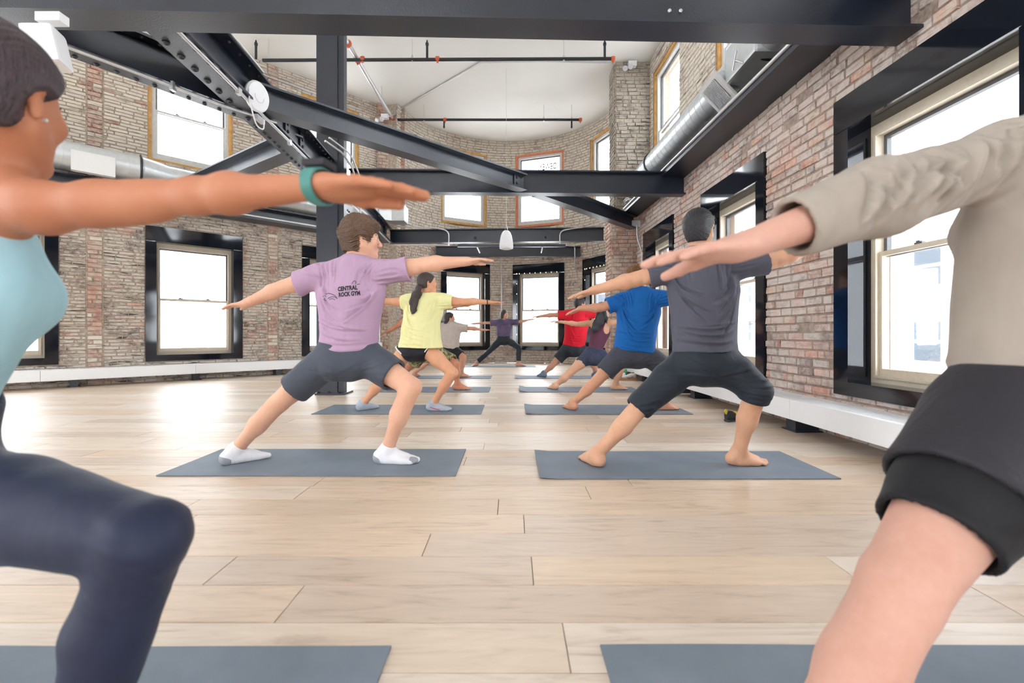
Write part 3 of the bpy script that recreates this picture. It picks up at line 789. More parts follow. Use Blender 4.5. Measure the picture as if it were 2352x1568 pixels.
MB().tube([hp+[-0.05, 0.06, -0.07], hp+[-0.06, -0.04, 0.08]], 0.01, 8).build('damper_handle', 'conduit', dr)
for dx, r_, nm in ((-0.37, 0.018, 'bright conduit riding the inner lip of the right steel ledge'), (-0.3, 0.013, 'thinner conduit beside it on top of the right steel ledge')):
    conduit([(RX(y)+dx, y, 3.19) for y in (-1.0, 4.0, 8.6)], r_, nm)
for k, (x, y) in enumerate(((1310, 470), (1425, 455))):
    conduit([P(x+20, y+22, 8.6), P(x+10, y+6, 8.5), P(x+25, y, 8.3), P(x+40, y+18, 8.5)], 0.012, ['looping white cable above the diagonal beam behind the cross beam', 'looped conduit tails at the far end of the right ledge'][k]) if k else None
conduit([P(1450, 478, 8.5), P(1432, 462, 8.4), P(1442, 452, 8.3), P(1456, 472, 8.3)], 0.012, 'second looped conduit tail at the far end of the right ledge')

# left ledge and duct
ld = S_L.d; ln_ = S_L.n
LP = lambda Z, off, z: np.array([LX(Z)+ln_[0]*off, Z+ln_[1]*off, z])
root = empty('steel_ledge', LP(7.5, 0.15, 3.0), label='long black steel ledge along the left wall under the silver duct', cat='ledge')
MB().hexa([LP(Z, o_, z) for z in (3.0, 3.02) for Z, o_ in ((4, 0), (4, 0.4), (10.55, 0.4), (10.55, 0))]).build('bottom_flange', 'steel', root)
MB().hexa([LP(Z, o_, z) for z in (3.02, 3.26) for Z, o_ in ((4, 0.10), (4, 0.13), (10.55, 0.13), (10.55, 0.10))]).build('web', 'steel', root)
MB().hexa([LP(Z, o_, z) for z in (3.26, 3.28) for Z, o_ in ((4, 0), (4, 0.3), (10.55, 0.3), (10.55, 0))]).build('top_plate', 'steel', root)
conduit([LP(Z, 0.42, 3.05) for Z in (4.2, 7.5, 10.4)], 0.018, 'bright conduit along the edge of the left steel ledge')
dl = duct('round_duct', [LP(4.3, 0.34, 3.53), LP(7.75, 0.34, 3.53)], 0.215, 'fat silver round duct at left behind the foreground woman', 0.19)
MB().tube([LP(7.75, 0.34, 3.53), LP(8.0, 0.34, 3.5)], [0.215, 0.175], 28).build('reducer', 'galv', dl, True)
MB().tube([LP(7.98, 0.34, 3.5), LP(9.9, 0.32, 3.47)], 0.175, 28).build('duct_wall', 'galv', dl, True)
for Z in (8.15, 8.35, 8.55, 8.75, 8.95, 9.15, 9.35, 9.55, 9.75):
    c = LP(Z, 0.335, 3.49); t = np.array([-ld[0], -ld[1], 0]); u = np.array([-t[1], t[0], 0])
    MB().tube([c+0.176*(math.cos(q)*u+math.sin(q)*np.array([0, 0, 1.])) for q in np.linspace(0, 2*math.pi, 25)[:-1]], 0.0035, 5, closed=True).build('lock_seam', 'galv', dl, True)
c = LP(7.75, 0.34, 3.53); u = np.array([ln_[0], ln_[1], 0])
MB().tube([c+0.222*(math.cos(q)*u+math.sin(q)*np.array([0, 0, 1.])) for q in np.linspace(0, 2*math.pi, 25)[:-1]], 0.018, 8, closed=True).build('clamp_band', 'galv_dark', dl, True)
t3 = np.array([-ld[0], -ld[1], 0]); u3 = np.array([ln_[0], ln_[1], 0])
MB().box(LP(7.35, 0.53, 3.42), (0.5, 0.12, 0.3), (t3, u3, np.array([0, 0, 1.]))).build('register_box', 'white_metal', dl)
# duct end transition by the pilaster
e0 = P(905, 492, 10.05); mb = MB()
t4 = np.array([1.0, 0.12, 0]); t4 /= np.linalg.norm(t4)
MB().tube([LP(9.9, 0.32, 3.47), e0+[-0.42, 0, -0.02], e0+[-0.3, 0, 0]], 0.165, 24).build('duct_wall', 'galv', dl, True)
va = [e0+[-0.3, s*0.13, z] for z in (-0.13, 0.13) for s in (-1, 1)]; vb = [e0+[0.0, s*0.2, z] for z in (-0.19, 0.17) for s in (-1, 1)]
MB().hexa([va[0], vb[0], vb[1], va[1], va[2], vb[2], vb[3], va[3]]).build('transition', 'galv', dl)
MB().box(e0+[0.13, 0, -0.01], (0.28, 0.4, 0.36)).build('end_box', 'galv', dl, bevel=0.01)

# ------------------------------------------------------------------ ceiling services
def head(root, p, up=True):
    s_ = 1 if up else -1
    mb = MB(); mb.lathe(p, (0, 0, s_), [(0, 0.022), (0.24, 0.022), (0.25, 0.03), (0.29, 0.03), (0.3, 0.018), (0.34, 0.012)] if up else [(0, 0.02), (0.16, 0.02), (0.17, 0.026), (0.2, 0.012)], 10)
    mb.build('sprinkler_head', 'pipe', root, True)
def coupling(root, p, axis, r=0.045):
    MB().lathe(np.array(p)-np.array(axis)*0.035, axis, [(0, r*0.85), (0.015, r), (0.055, r), (0.07, r*0.85)], 14).build('coupling', 'red_coupling', root, True)
    MB().box(np.array(p)+[0, 0, -r-0.01], (0.03, 0.03, 0.03)).build('coupling_bolt', 'red_coupling', root)
PH = 5.9
def rod(root, p): MB().tube([p, (p[0], p[1], CEIL)], 0.006, 6).build('hanger_rod', 'conduit', root); MB().lathe(np.array(p)-[0, 0, 0.045], (0, 0, 1), [(0, 0.02), (0.09, 0.02), (0.12, 0.008)], 8).build('hanger_ring', 'conduit', root)
s1 = empty('sprinkler_pipe', (-0.5, 8.4, PH), label='longest black sprinkler pipe hanging under the ceiling nearest the camera', cat='pipe')
MB().tube([(-4.6, 8.4, PH-0.03), (1.88, 8.4, PH)], 0.03, 12).build('tube', 'pipe', s1, True)
for x in (588, 981, 1389): head(s1, (P(x, 130, 8.4)[0], 8.4, PH-0.0))
for x in (833, 1005, 1408): coupling(s1, (P(x, 130, 8.4)[0], 8.4, PH), (1, 0, 0))
for x in (617, 947, 1295): rod(s1, (P(x, 130, 8.4)[0], 8.4, PH))
s2 = empty('sprinkler_pipe', (-0.5, 10.8, PH), label='shorter black sprinkler pipe hanging deeper in the bay', cat='pipe')
MB().tube([(-2.8, 10.8, PH), (1.66, 10.8, PH)], 0.03, 12).build('tube', 'pipe', s2, True)
for x in (1020, 1313): head(s2, (P(x, 280, 10.8)[0], 10.8, PH), False)
for x in (905, 1022, 1333): coupling(s2, (P(x, 280, 10.8)[0], 10.8, PH), (1, 0, 0))
for x in (974, 1249, 1313): rod(s2, (P(x, 280, 10.8)[0], 10.8, PH))
s3 = empty('sprinkler_main', (-2.87, 8.4, PH+0.05), label='grey sprinkler main running away from the camera right of the column', cat='pipe')
MB().tube([(-2.9, 7.2, PH+0.03), (-2.84, 10.85, PH+0.03)], 0.042, 14).build('tube', 'conduit', s3, True)
for y in (8.0, 8.5, 10.7): coupling(s3, (-2.88, y, PH+0.03), (0, 1, 0), 0.058)
rod(s3, (-2.87, 10.0, PH+0.05)); rod(s3, (-2.9, 7.6, PH+0.05))
zc = CEIL-0.015
cp = lambda x, y: np.array([(x-CX)/F*((zc-CAMH)*F/(HY-y)), (zc-CAMH)*F/(HY-y), zc])
conduit([cp(1420, 145), cp(1260, 141), cp(1105, 143)], 0.012, 'thin grey conduit running across the ceiling to the right corner')
conduit([cp(1105, 143), cp(920, 250), P(905, 265, 10.7), P(885, 268, 10.5)], 0.016, 'grey conduit crossing the ceiling diagonally to the orange pilaster')
ub = S_L.pt
conduit([S_L.pt(uL(7.6), 5.98, 0.04), S_L.pt(uL(9), 5.98, 0.04), S_L.pt(uL(10.5), 5.98, 0.04)], 0.014, 'thin conduit along the top of the left brick wall')
for (x, y, Z, lb) in ((1452, 148, 9.03, 'twin-head emergency light high in the right corner of the ceiling'), (884, 268, 10.5, 'small twin-head emergency light high by the orange pilaster')):
    p = P(x, y, Z); e_ = empty('emergency_light', p, label=lb, cat='light')
    MB().box(p, (0.16, 0.1, 0.1)).build('case', 'white_plastic', e_)
    for dx in (-0.13, -0.02):
        MB().lathe(p+[dx, -0.05, -0.06+dx*0.3], (-0.5, -0.7, -0.5), [(0, 0.03), (0.05, 0.05), (0.07, 0.05)], 12).build('lamp_head', 'grille', e_, True)
conduit([(RU(y)-0.03, y, 6.12) for y in (8.7, 6.5, 4.0)], 0.016, 'conduit along the top of the upper right brick wall')

# ------------------------------------------------------------------ radiator benches
def bench(name, seg_pts, n_in, label, foot_at, h0=0.12, h1=0.285, dep=0.32):
    """seg_pts: floor points along the wall face; n_in: into the room"""
    root = empty(name, (*((seg_pts[0]+seg_pts[-1])/2), 0), label=label, cat='bench')
    n3 = np.array([*n_in, 0.0])
    for a, b in zip(seg_pts[:-1], seg_pts[1:]):
        d = (b-a)/np.linalg.norm(b-a); a1 = a+d*0.002; b1 = b-d*0.002
        def q(p, o_, z): return (*(p+n_in*o_), z)
        MB().hexa([q(a1, dep-0.012, h0), q(b1, dep-0.012, h0), q(b1, dep, h0), q(a1, dep, h0), q(a1, dep-0.012, h1), q(b1, dep-0.012, h1), q(b1, dep, h1), q(a1, dep, h1)]).build('front_panel', 'white_metal', root)
        MB().hexa([q(a1, 0.02, h1-0.012), q(b1, 0.02, h1-0.012), q(b1, dep-0.25, h1-0.012), q(a1, dep-0.25, h1-0.012), q(a1, 0.02, h1), q(b1, 0.02, h1), q(b1, dep-0.25, h1), q(a1, dep-0.25, h1)]).build('rear_strip', 'white_metal', root)
        MB().hexa([q(a1, dep-0.04, h1-0.012), q(b1, dep-0.04, h1-0.012), q(b1, dep-0.013, h1-0.012), q(a1, dep-0.013, h1-0.012), q(a1, dep-0.04, h1), q(b1, dep-0.04, h1), q(b1, dep-0.013, h1), q(a1, dep-0.013, h1)]).build('front_strip', 'white_metal', root)
        MB().hexa([q(a1, 0.03, h0+0.02), q(b1, 0.03, h0+0.02), q(b1, dep-0.03, h0+0.02), q(a1, dep-0.03, h0+0.02), q(a1, 0.03, h1-0.03), q(b1, 0.03, h1-0.03), q(b1, dep-0.03, h1-0.03), q(a1, dep-0.03, h1-0.03)]).build('heater_core', 'grille', root)
        L = np.linalg.norm(b1-a1); mb = MB(); k = 0.01
        while k < L-0.01:                                    # grille bars across the top
            c = a1+d*k+n_in*((dep-0.25+dep-0.04)/2); mb.box((*c, h1-0.008), (0.009, 0.21, 0.014), (np.array([*d, 0]), n3, np.array([0, 0, 1.]))); k += 0.02
        for f_ in (0.33, 0.66):
            c = (a1+b1)/2+n_in*(dep-0.25+0.21*f_); mb.box((*c, h1-0.007), (L, 0.01, 0.013), (np.array([*d, 0]), n3, np.array([0, 0, 1.])))
        o = mb.build('top_grille', 'white_metal', root)
    for p, w_ in foot_at:
        mb = MB(); c = p+n_in*(dep-0.19)
        d = (seg_pts[1]-seg_pts[0])/np.linalg.norm(seg_pts[1]-seg_pts[0])
        mb.box((*c, h0/2+0.01), (w_, 0.2, h0+0.02), (np.array([*d, 0]), n3, np.array([0, 0, 1.]))); mb.box((*c, 0.006), (w_+0.06, 0.24, 0.012), (np.array([*d, 0]), n3, np.array([0, 0, 1.])))
        mb.build('foot', 'steel', root)
    return root
nR = S_R.n; nL = S_L.n
br = [np.array([RX(y), y]) for y in (8.95, 7.24, 5.52, 3.80, 2.08, 0.36)]
bench('radiator_bench', br, nR, 'long low white radiator bench with grille top along right wall', [(np.array([RX(y), y]), 0.13) for y in (7.9, 5.9, 3.92, 1.95)])
zs = [10.75, 9.6, 8.28, 6.95, 5.6, 4.3]
bl = [np.array([LX(z), z]) for z in zs]
bench('radiator_bench', bl, nL, 'long low white radiator bench along the left brick wall', [(np.array([LX(z), z]), 0.09) for z in (9.25, 8.3, 7.2, 6.1)])

# ------------------------------------------------------------------ exercise mats
MAT_T = 0.006
def mat_obj(x0, x1, y0, y1, label, curl=0.0):
    n = 36; mb = MB(); v = []; f = []
    r_ = random.Random(label)
    for t in (0, 1):
        for j in range(3):
            for i in range(n+1):
                u = i/n; x = x0+(x1-x0)*u; y = y0+(y1-y0)*j/2
                z = 0.0008+0.0012*abs(math.sin(u*9+x0))*(1 if j != 1 else 0)+curl*math.exp(-((u)/0.035)**2)*0.022+t*MAT_T
                v.append((x, y+0.002*math.sin(u*7+x0*3), z))
    N = (n+1)*3
    for j in range(2):
        for i in range(n):
            a = j*(n+1)+i; f.append((a, a+n+1, a+n+2, a+1)); f.append((a+N, a+1+N, a+n+2+N, a+n+1+N))
    for i in range(n):
        f.append((i, i+1, i+1+N, i+N)); a = 2*(n+1)+i; f.append((a, a+N, a+1+N, a+1))
    for j in range(2):
        a = j*(n+1); f.append((a, a+N, a+n+1+N, a+n+1)); a += n; f.append((a, a+n+1, a+n+1+N, a+N))
    o = mesh_obj('exercise_mat', v, f, 'mat', None, True, loc=((x0+x1)/2, (y0+y1)/2, 0))
    o.data.set_sharp_from_angle(angle=math.radians(40)); tag(o, label, 'mat', 'slate exercise mats in two columns'); return o
mat_obj(-2.05, -0.32, 0.60, 1.205, 'slate mat cut by the bottom left edge under the foreground woman')
mat_obj(0.235, 1.97, 0.60, 1.21, 'slate mat cut by the bottom right edge under the foreground man')
mat_obj(-2.075, -0.33, 2.652, 3.256, 'slate mat under the man in the lavender tee', 0.0)
mat_obj(0.159, 1.88, 2.597, 3.196, 'slate mat under the man in the charcoal tee', 0.5)
mat_obj(-2.06, -0.317, 4.666, 5.27, 'slate mat under the woman in the yellow tee')
mat_obj(0.143, 1.86, 4.666, 5.27, 'slate mat under the man in the blue tee', 0.6)
mat_obj(-2.05, -0.325, 6.416, 7.02, 'slate mat under the person in camouflage shorts')
mat_obj(0.11, 1.84, 6.416, 7.02, 'slate mat under the woman in the plum tank top', 1.0)
mat_obj(-2.1, -0.39, 8.31, 8.91, 'slate mat under the person in the beige tee')
mat_obj(0.056, 1.78, 8.31, 8.91, 'slate mat under the man in the red tee', 0.6)
mat_obj(-1.23, 0.59, 11.2, 11.8, 'slate mat under the instructor at the far end')

# ------------------------------------------------------------------ things by the right wall
def shoe(p, ang, L, upper, sole, label, lace=None, strap=None, h=0.1, tongue=None):
    root = empty('shoe', (p[0], p[1], 0), label=label, cat='shoe')
    ca, sa = math.cos(ang), math.sin(ang)
    def T(x, y, z): return (p[0]+ca*x-sa*y, p[1]+sa*x+ca*y, z)
    def shell(name, prof, mat, par=root):
        v = []; f = []; n = 14
        for (x, w_, z0, z1) in prof:
            for k in range(n):
                a = 2*math.pi*k/n; cy_, cz_ = math.cos(a), math.sin(a)
                e = lambda c, pw_: math.copysign(abs(c)**pw_, c)
                v.append(T(x*L, w_*L*e(cy_, 0.8), (z0+z1)/2*L+(z1-z0)/2*L*e(cz_, 0.7)))
        for i in range(len(prof)-1):
            for k in range(n): f.append((i*n+k, i*n+(k+1) % n, (i+1)*n+(k+1) % n, (i+1)*n+k))
        f.append(tuple(range(n))[::-1]); f.append(tuple((len(prof)-1)*n+k for k in range(n)))
        mb = MB(); mb.raw(v, f); return mb.build(name, mat, par, True)
    shell('sole', [(-0.5, 0.07, 0.01, 0.08), (-0.46, 0.12, 0.0, 0.1), (-0.2, 0.13, 0.0, 0.09), (0.1, 0.14, 0.0, 0.075), (0.3, 0.16, 0.0, 0.08), (0.44, 0.12, 0.01, 0.08), (0.5, 0.05, 0.03, 0.08)], sole)
    u = shell('upper', [(-0.49, 0.06, 0.07, 0.28), (-0.45, 0.11, 0.06, 0.34*h/0.1), (-0.33, 0.125, 0.06, 0.36*h/0.1), (-0.16, 0.12, 0.06, 0.34*h/0.1), (0.0, 0.12, 0.06, 0.29), (0.2, 0.14, 0.06, 0.2), (0.36, 0.13, 0.06, 0.16), (0.46, 0.08, 0.06, 0.13), (0.49, 0.03, 0.07, 0.1)], upper)
    shell('collar_opening', [(-0.4, 0.04, 0.3*h/0.1, 0.365*h/0.1), (-0.3, 0.085, 0.3*h/0.1, 0.372*h/0.1), (-0.18, 0.08, 0.29*h/0.1, 0.352*h/0.1), (-0.1, 0.03, 0.28, 0.33)], 'dark_gap')
    if lace:
        for k in range(4):
            x = -0.06+0.08*k; z = 0.315-0.036*k
            MB().tube([T(x*L, -0.07*L, z*L), T(x*L+0.004, 0, (z+0.02)*L), T(x*L, 0.07*L, z*L)], 0.004, 6).build('lace', lace, root)
    if strap:
        MB().tube([T(-0.02*L, -0.12*L, 0.2*L), T(0.0*L, -0.06*L, 0.31*L), T(0, 0.06*L, 0.32*L), T(-0.02*L, 0.12*L, 0.2*L)], 0.018, 8).build('strap', strap, root, True)
        MB().tube(arc([T(-0.47*L, 0, 0.3*L), T(-0.55*L, 0, 0.42*L), T(-0.48*L, 0, 0.46*L), T(-0.44*L, 0, 0.34*L)], 0.02), 0.009, 8).build('pull_loop', strap, root, True)
    return root
M['shoe_black'] = plain('shoe_black', (38, 40, 44), 0.7); M['shoe_teal'] = plain('shoe_teal', (52, 66, 72), 0.6)
M['shoe_yellow'] = plain('shoe_yellow', (214, 190, 60), 0.6); M['shoe_white'] = plain('shoe_white', (236, 234, 230), 0.6)
M['cream_sole'] = plain('cream_sole', (226, 216, 196), 0.6); M['blue_trim'] = plain('blue_trim', (60, 66, 190), 0.5)
M['cork'] = plain('cork', (178, 132, 92), 0.85, var=0.2, nscale=60); M['green_plastic'] = plain('green_plastic', (20, 176, 140), 0.4)
M['lime'] = plain('lime_plastic', (190, 214, 70), 0.4)
def fl(px, py): Z = CAMH*F/(py-HY); return ((px-CX)/F*Z, Z)
a = fl(1688, 966); shoe(a, 0.45, 0.25, 'shoe_black', 'shoe_teal', 'black and teal climbing shoe with yellow strap behind the charcoal-tee man', strap='shoe_yellow', h=0.11)
a = fl(1712, 958); shoe(a, 0.75, 0.25, 'shoe_black', 'shoe_teal', 'farther climbing shoe of the black pair, nearer the right bench', strap='shoe_yellow', h=0.11)
a = fl(1562, 906); sh = shoe(a, 2.95, 0.3, 'shoe_black', 'cream_sole', 'black sneaker with cream sole and blue trim half under the right bench', lace='blue_trim')
a = fl(1444, 871.5)
slab = empty('cork_block', (*a, 0), label='flat tan cork slab on the floor holding the white sneakers', cat='yoga block')
MB().box((a[0]-0.08, a[1]-0.02, 0.0175), (0.36, 0.3, 0.035)).build('slab', 'cork', slab, bevel=0.004)
for k, (dx, dy, ang, lb) in enumerate(((-0.17, 0.06, 2.4, 'left white sneaker with dark stripe on the cork slab'), (-0.01, -0.07, 3.3, 'right white sneaker with dark stripe beside the green bottle'))):
    s_ = shoe((a[0]+dx, a[1]+dy), ang, 0.27, 'shoe_white', 'shoe_white', lb, lace='shoe_black')
    s_.location.z = 0.035
    ca, sa = math.cos(ang), math.sin(ang)
    for side in (-1, 1):
        MB().tube(arc([(a[0]+dx+ca*x-sa*y, a[1]+dy+sa*x+ca*y, z) for x, y, z in ((-0.06, side*0.036, 0.06), (0.0, side*0.038, 0.035), (0.07, side*0.035, 0.05))], 0.04), 0.005, 6).build('side_stripe', 'shoe_black', s_) if True else None
bt = (a[0]-0.03, a[1]+0.16)
bo = empty('water_bottle', (*bt, 0), label='green water bottle with lime band standing by the white sneakers', cat='bottle')
MB().lathe((*bt, 0), (0, 0, 1), [(0, 0.036), (0.01, 0.04), (0.17, 0.04), (0.18, 0.037)], 20).build('body', 'green_plastic', bo, True)
MB().lathe((*bt, 0), (0, 0, 1), [(0.178, 0.039), (0.198, 0.039)], 20).build('band', 'lime', bo, True)
MB().lathe((*bt, 0), (0, 0, 1), [(0.197, 0.038), (0.23, 0.036), (0.255, 0.024), (0.262, 0.008)], 20).build('cap', 'green_plastic', bo, True)
MB().tube(arc([(bt[0]-0.03, bt[1], 0.215), (bt[0]-0.045, bt[1], 0.25), (bt[0], bt[1], 0.28), (bt[0]+0.02, bt[1], 0.25)], 0.03), 0.006, 8).build('carry_loop', 'green_plastic', bo, True)
# dark bag under the bench end
# string lights round two bay windows
def bulbs(root_lbl, pt, W, z0, z1, sides):
    root = empty('string_lights', pt(0.07, z0, 0.04), label=root_lbl, cat='string lights')
    path = []
    if 'l' in sides: path += [pt(0.125, z, 0.045) for z in np.linspace(z0+0.15, z1-0.25, 8)]
    if 't' in sides: path += [pt(u, z1-0.25, 0.045) for u in np.linspace(0.2, W-0.2, 8)]
    MB().tube(path, 0.003, 6).build('wire', 'pipe', root)
    for p in path: MB().lathe(np.array(p)-[0, 0, 0.02], (0, 0, 1), [(0, 0.003), (0.012, 0.009), (0.024, 0.008), (0.03, 0.004)], 8).build('bulb', 'bulb', root, True)
(r_w, pt_c) = bayw[0]
W_ = np.linalg.norm(np.array(S_A.pt(hA[0][0], 0))-np.array(S_A.pt(hA[0][1], 0)))
def ptc_m(u, z, d): return pt_c(W_-u, z, d)
p_l = pt_c(0, 0, 0); p_r = pt_c(W_, 0, 0)
left_first = p_l[0] < p_r[0]
bulbs('string of small warm bulbs framing the middle bay window', pt_c if left_first else ptc_m, W_, 0.37, 2.76, 'lt')
(r_w2, pt_2) = bayw[1]
W2_ = np.linalg.norm(np.array(S_A.pt(hA[1][0], 0))-np.array(S_A.pt(hA[1][1], 0)))
l2 = pt_2(0, 0, 0)[0] < pt_2(W2_, 0, 0)[0]
bulbs('string of small warm bulbs framing the right bay window', (lambda u, z, d: pt_2(u if l2 else W2_-u, z, d)), W2_, 0.37, 2.76, 'lt')
# lettering on the middle upper bay window, seen from behind
tc = bpy.data.curves.new('lettering', 'FONT'); tc.body = 'DEWEY,'; tc.size = 0.23; tc.offset = 0.006; tc.extrude = 0.001; tc.align_x = 'CENTER'
to = bpy.data.objects.new('window_lettering', tc); C.objects.link(to)
dg = bpy.context.evaluated_depsgraph_get(); tm = bpy.data.meshes.new_from_object(to.evaluated_get(dg)); bpy.data.objects.remove(to)
pc = P(1257, 389, 12.58)
to = bpy.data.objects.new('window_lettering', tm); tm.materials.append(M['ink']); C.objects.link(to); to.location = tuple(pc)
ang = math.atan2(p_r[1]-p_l[1], p_r[0]-p_l[0])
to.rotation_euler = (math.pi/2, 0, (ang if left_first else ang+math.pi)); to.scale = (-0.62, 1, 1)
tag(to, 'mirrored dark lettering across the middle upper bay window', 'lettering')

# ------------------------------------------------------------------ outside
def facade(origin, ang, W, H, cols, rows, label, mat='far_wall', z0=-6.0):
    root = empty('building', (*origin, z0), label=label, cat='building'); ca, sa = math.cos(ang), math.sin(ang)
    T = lambda x, y, z: (origin[0]+ca*x-sa*y, origin[1]+sa*x+ca*y, z)
    MB().hexa([T(x, y, z) for z in (z0, z0+H) for x, y in ((-W/2, 0), (W/2, 0), (W/2, 4), (-W/2, 4))]).build('wall', mat, root)
    for j in range(rows):
        for i in range(cols):
            x = -W/2+W*(i+0.5)/cols; z = z0+H*(j+0.5)/rows; ww = W/cols*0.24; hh = H/rows*0.27
            mb = MB(); mb.hexa([T(x+sx*(ww+0.12), y, z+sz*(hh+0.12)) for sz in (-1, 1) for sx, y in ((-1, -0.12), (1, -0.12), (1, 0.02), (-1, 0.02))]); fr_ = mb.build('window', mat, root)
            for sz in (-1, 1):
                mb = MB(); mb.hexa([T(x+sx*ww, y, z+sz*hh*0.52+q*hh*0.44) for q in (-1, 1) for sx, y in ((-1, -0.16), (1, -0.16), (1, -0.1), (-1, -0.1))]); mb.build('pane', 'far_pane', fr_)
        mb = MB(); z = z0+H*j/rows; mb.hexa([T(x, y, zz) for zz in (z-0.15, z+0.1) for x, y in ((-W/2, -0.25), (W/2, -0.25), (W/2, 0.1), (-W/2, 0.1))]); mb.build('string_course', mat, root)
    return root
facade((2.0, 34.0), 0.0, 34, 14, 18, 5, 'pale building seen through the bay windows')
facade((24.0, 14.5), -math.pi/2+0.05, 38, 17, 12, 4, 'pale street building seen through the right wall windows')
facade((-25, 22.0), 0.78, 24, 14, 9, 4, 'pale building seen through the left wall windows')
for k, (u0, u1, z0, z1) in enumerate(hR[:3]):
    p = S_R.pt(u1-0.0, 0, -0.36); q = S_R.pt(u1, 0, -0.75)
    mb = MB(); mb.hexa([(*(S_R.pt(u1+o_, 0, d_)[:2]), z) for z in (-1, 3.15) for o_, d_ in ((-0.02, -0.42), (0.4, -0.42), (0.4, -0.54), (-0.02, -0.54))])
    o = mb.build('brick_pier', 'far_brick', None, loc=(p[0], p[1], 0)); tag(o, ['pale outer brick pier beside the third right window', 'pale outer brick pier beside the second right window', 'pale outer brick pier beside the nearest right window'][k], 'pier')
mb = MB(); mb.box((0, 10, -6.1), (120, 120, 0.2)); g = mb.build('street_ground', 'far_wall'); tag(g, kind='structure')
# ------------------------------------------------------------------ people: signed distance modelling
def V3(*a): return np.array(a, float)
def unit(v): v = np.asarray(v, float); return v/(np.linalg.norm(v)+1e-12)
class Cone:
    """round cone a->b, optional flattening along axis n by factor f, optional flat caps (point, normal)"""
    def __init__(s, a, b, ra, rb, k=0.02, n=None, f=1.0, caps=(), sub=False):
        s.a, s.b, s.ra, s.rb, s.k, s.n, s.f, s.caps, s.sub = np.array(a, float), np.array(b, float), ra, rb, k, n, f, caps, sub
    def box(s): r = max(s.ra, s.rb); return np.minimum(s.a, s.b)-r, np.maximum(s.a, s.b)+r
    def ev(s, X, Y, Z, infl):
        d = s.b-s.a; L2 = float(d@d)+1e-9
        px, py, pz = X-s.a[0], Y-s.a[1], Z-s.a[2]
        t = np.clip((px*d[0]+py*d[1]+pz*d[2])/L2, 0, 1)
        vx, vy, vz = px-t*d[0], py-t*d[1], pz-t*d[2]
        r = s.ra+(s.rb-s.ra)*t+infl
        if s.n is not None and s.f != 1.0:
            g = (vx*s.n[0]+vy*s.n[1]+vz*s.n[2])*(1/s.f-1)
            vx, vy, vz = vx+g*s.n[0], vy+g*s.n[1], vz+g*s.n[2]
            q = np.sqrt(vx*vx+vy*vy+vz*vz)-r; q = q*(0.5+0.5*s.f)
        else: q = np.sqrt(vx*vx+vy*vy+vz*vz)-r
        for (c, n) in s.caps: q = np.maximum(q, (X-c[0])*n[0]+(Y-c[1])*n[1]+(Z-c[2])*n[2])
        return q
class Ell:
    def __init__(s, c, A, r, k=0.03, caps=(), sub=False):
        s.c, s.A, s.r, s.k, s.caps, s.sub = np.array(c, float), np.array(A, float), np.array(r, float), k, caps, sub
    def box(s): r = max(s.r); return s.c-r, s.c+r
    def ev(s, X, Y, Z, infl):
        px, py, pz = X-s.c[0], Y-s.c[1], Z-s.c[2]; r = s.r+infl
        q = [px*s.A[i][0]+py*s.A[i][1]+pz*s.A[i][2] for i in range(3)]
        k1 = np.sqrt(sum((q[i]/r[i])**2 for i in range(3))); k2 = np.sqrt(sum((q[i]/r[i]**2)**2 for i in range(3)))+1e-9
        d = k1*(k1-1)/k2
        for (c, n) in s.caps: d = np.maximum(d, (X-c[0])*n[0]+(Y-c[1])*n[1]+(Z-c[2])*n[2])
        return d
def field(prims, lo, hi, h, infl=0.0, cuts=()):
    n = np.ceil((hi-lo)/h).astype(int)+1
    ax = [lo[i]+h*np.arange(n[i]) for i in range(3)]
    D = np.full(n, 1.0, np.float32)
    for p in prims:
        a, b = p.box(); pad = p.k+abs(infl)+3*h
        i0 = np.maximum(0, np.floor((a-pad-lo)/h).astype(int)); i1 = np.minimum(n, np.ceil((b+pad-lo)/h).astype(int)+1)
        if np.any(i1 <= i0): continue
        sl = tuple(slice(i0[i], i1[i]) for i in range(3))
        X = ax[0][sl[0]][:, None, None]; Y = ax[1][sl[1]][None, :, None]; Z = ax[2][sl[2]][None, None, :]
        q = p.ev(X, Y, Z, infl if not p.sub else -infl); c = D[sl]; k = p.k
        if p.sub:
            q = -q; hh = np.maximum(k-np.abs(c-q), 0)/k; D[sl] = np.maximum(c, q)+hh*hh*k*0.25
        else:
            hh = np.maximum(k-np.abs(c-q), 0)/k; D[sl] = np.minimum(c, q)-hh*hh*k*0.25
    X = ax[0][:, None, None]; Y = ax[1][None, :, None]; Z = ax[2][None, None, :]
    for (c, nn) in cuts: D = np.maximum(D, ((X-c[0])*nn[0]+(Y-c[1])*nn[1]+(Z-c[2])*nn[2]).astype(np.float32))
    return D
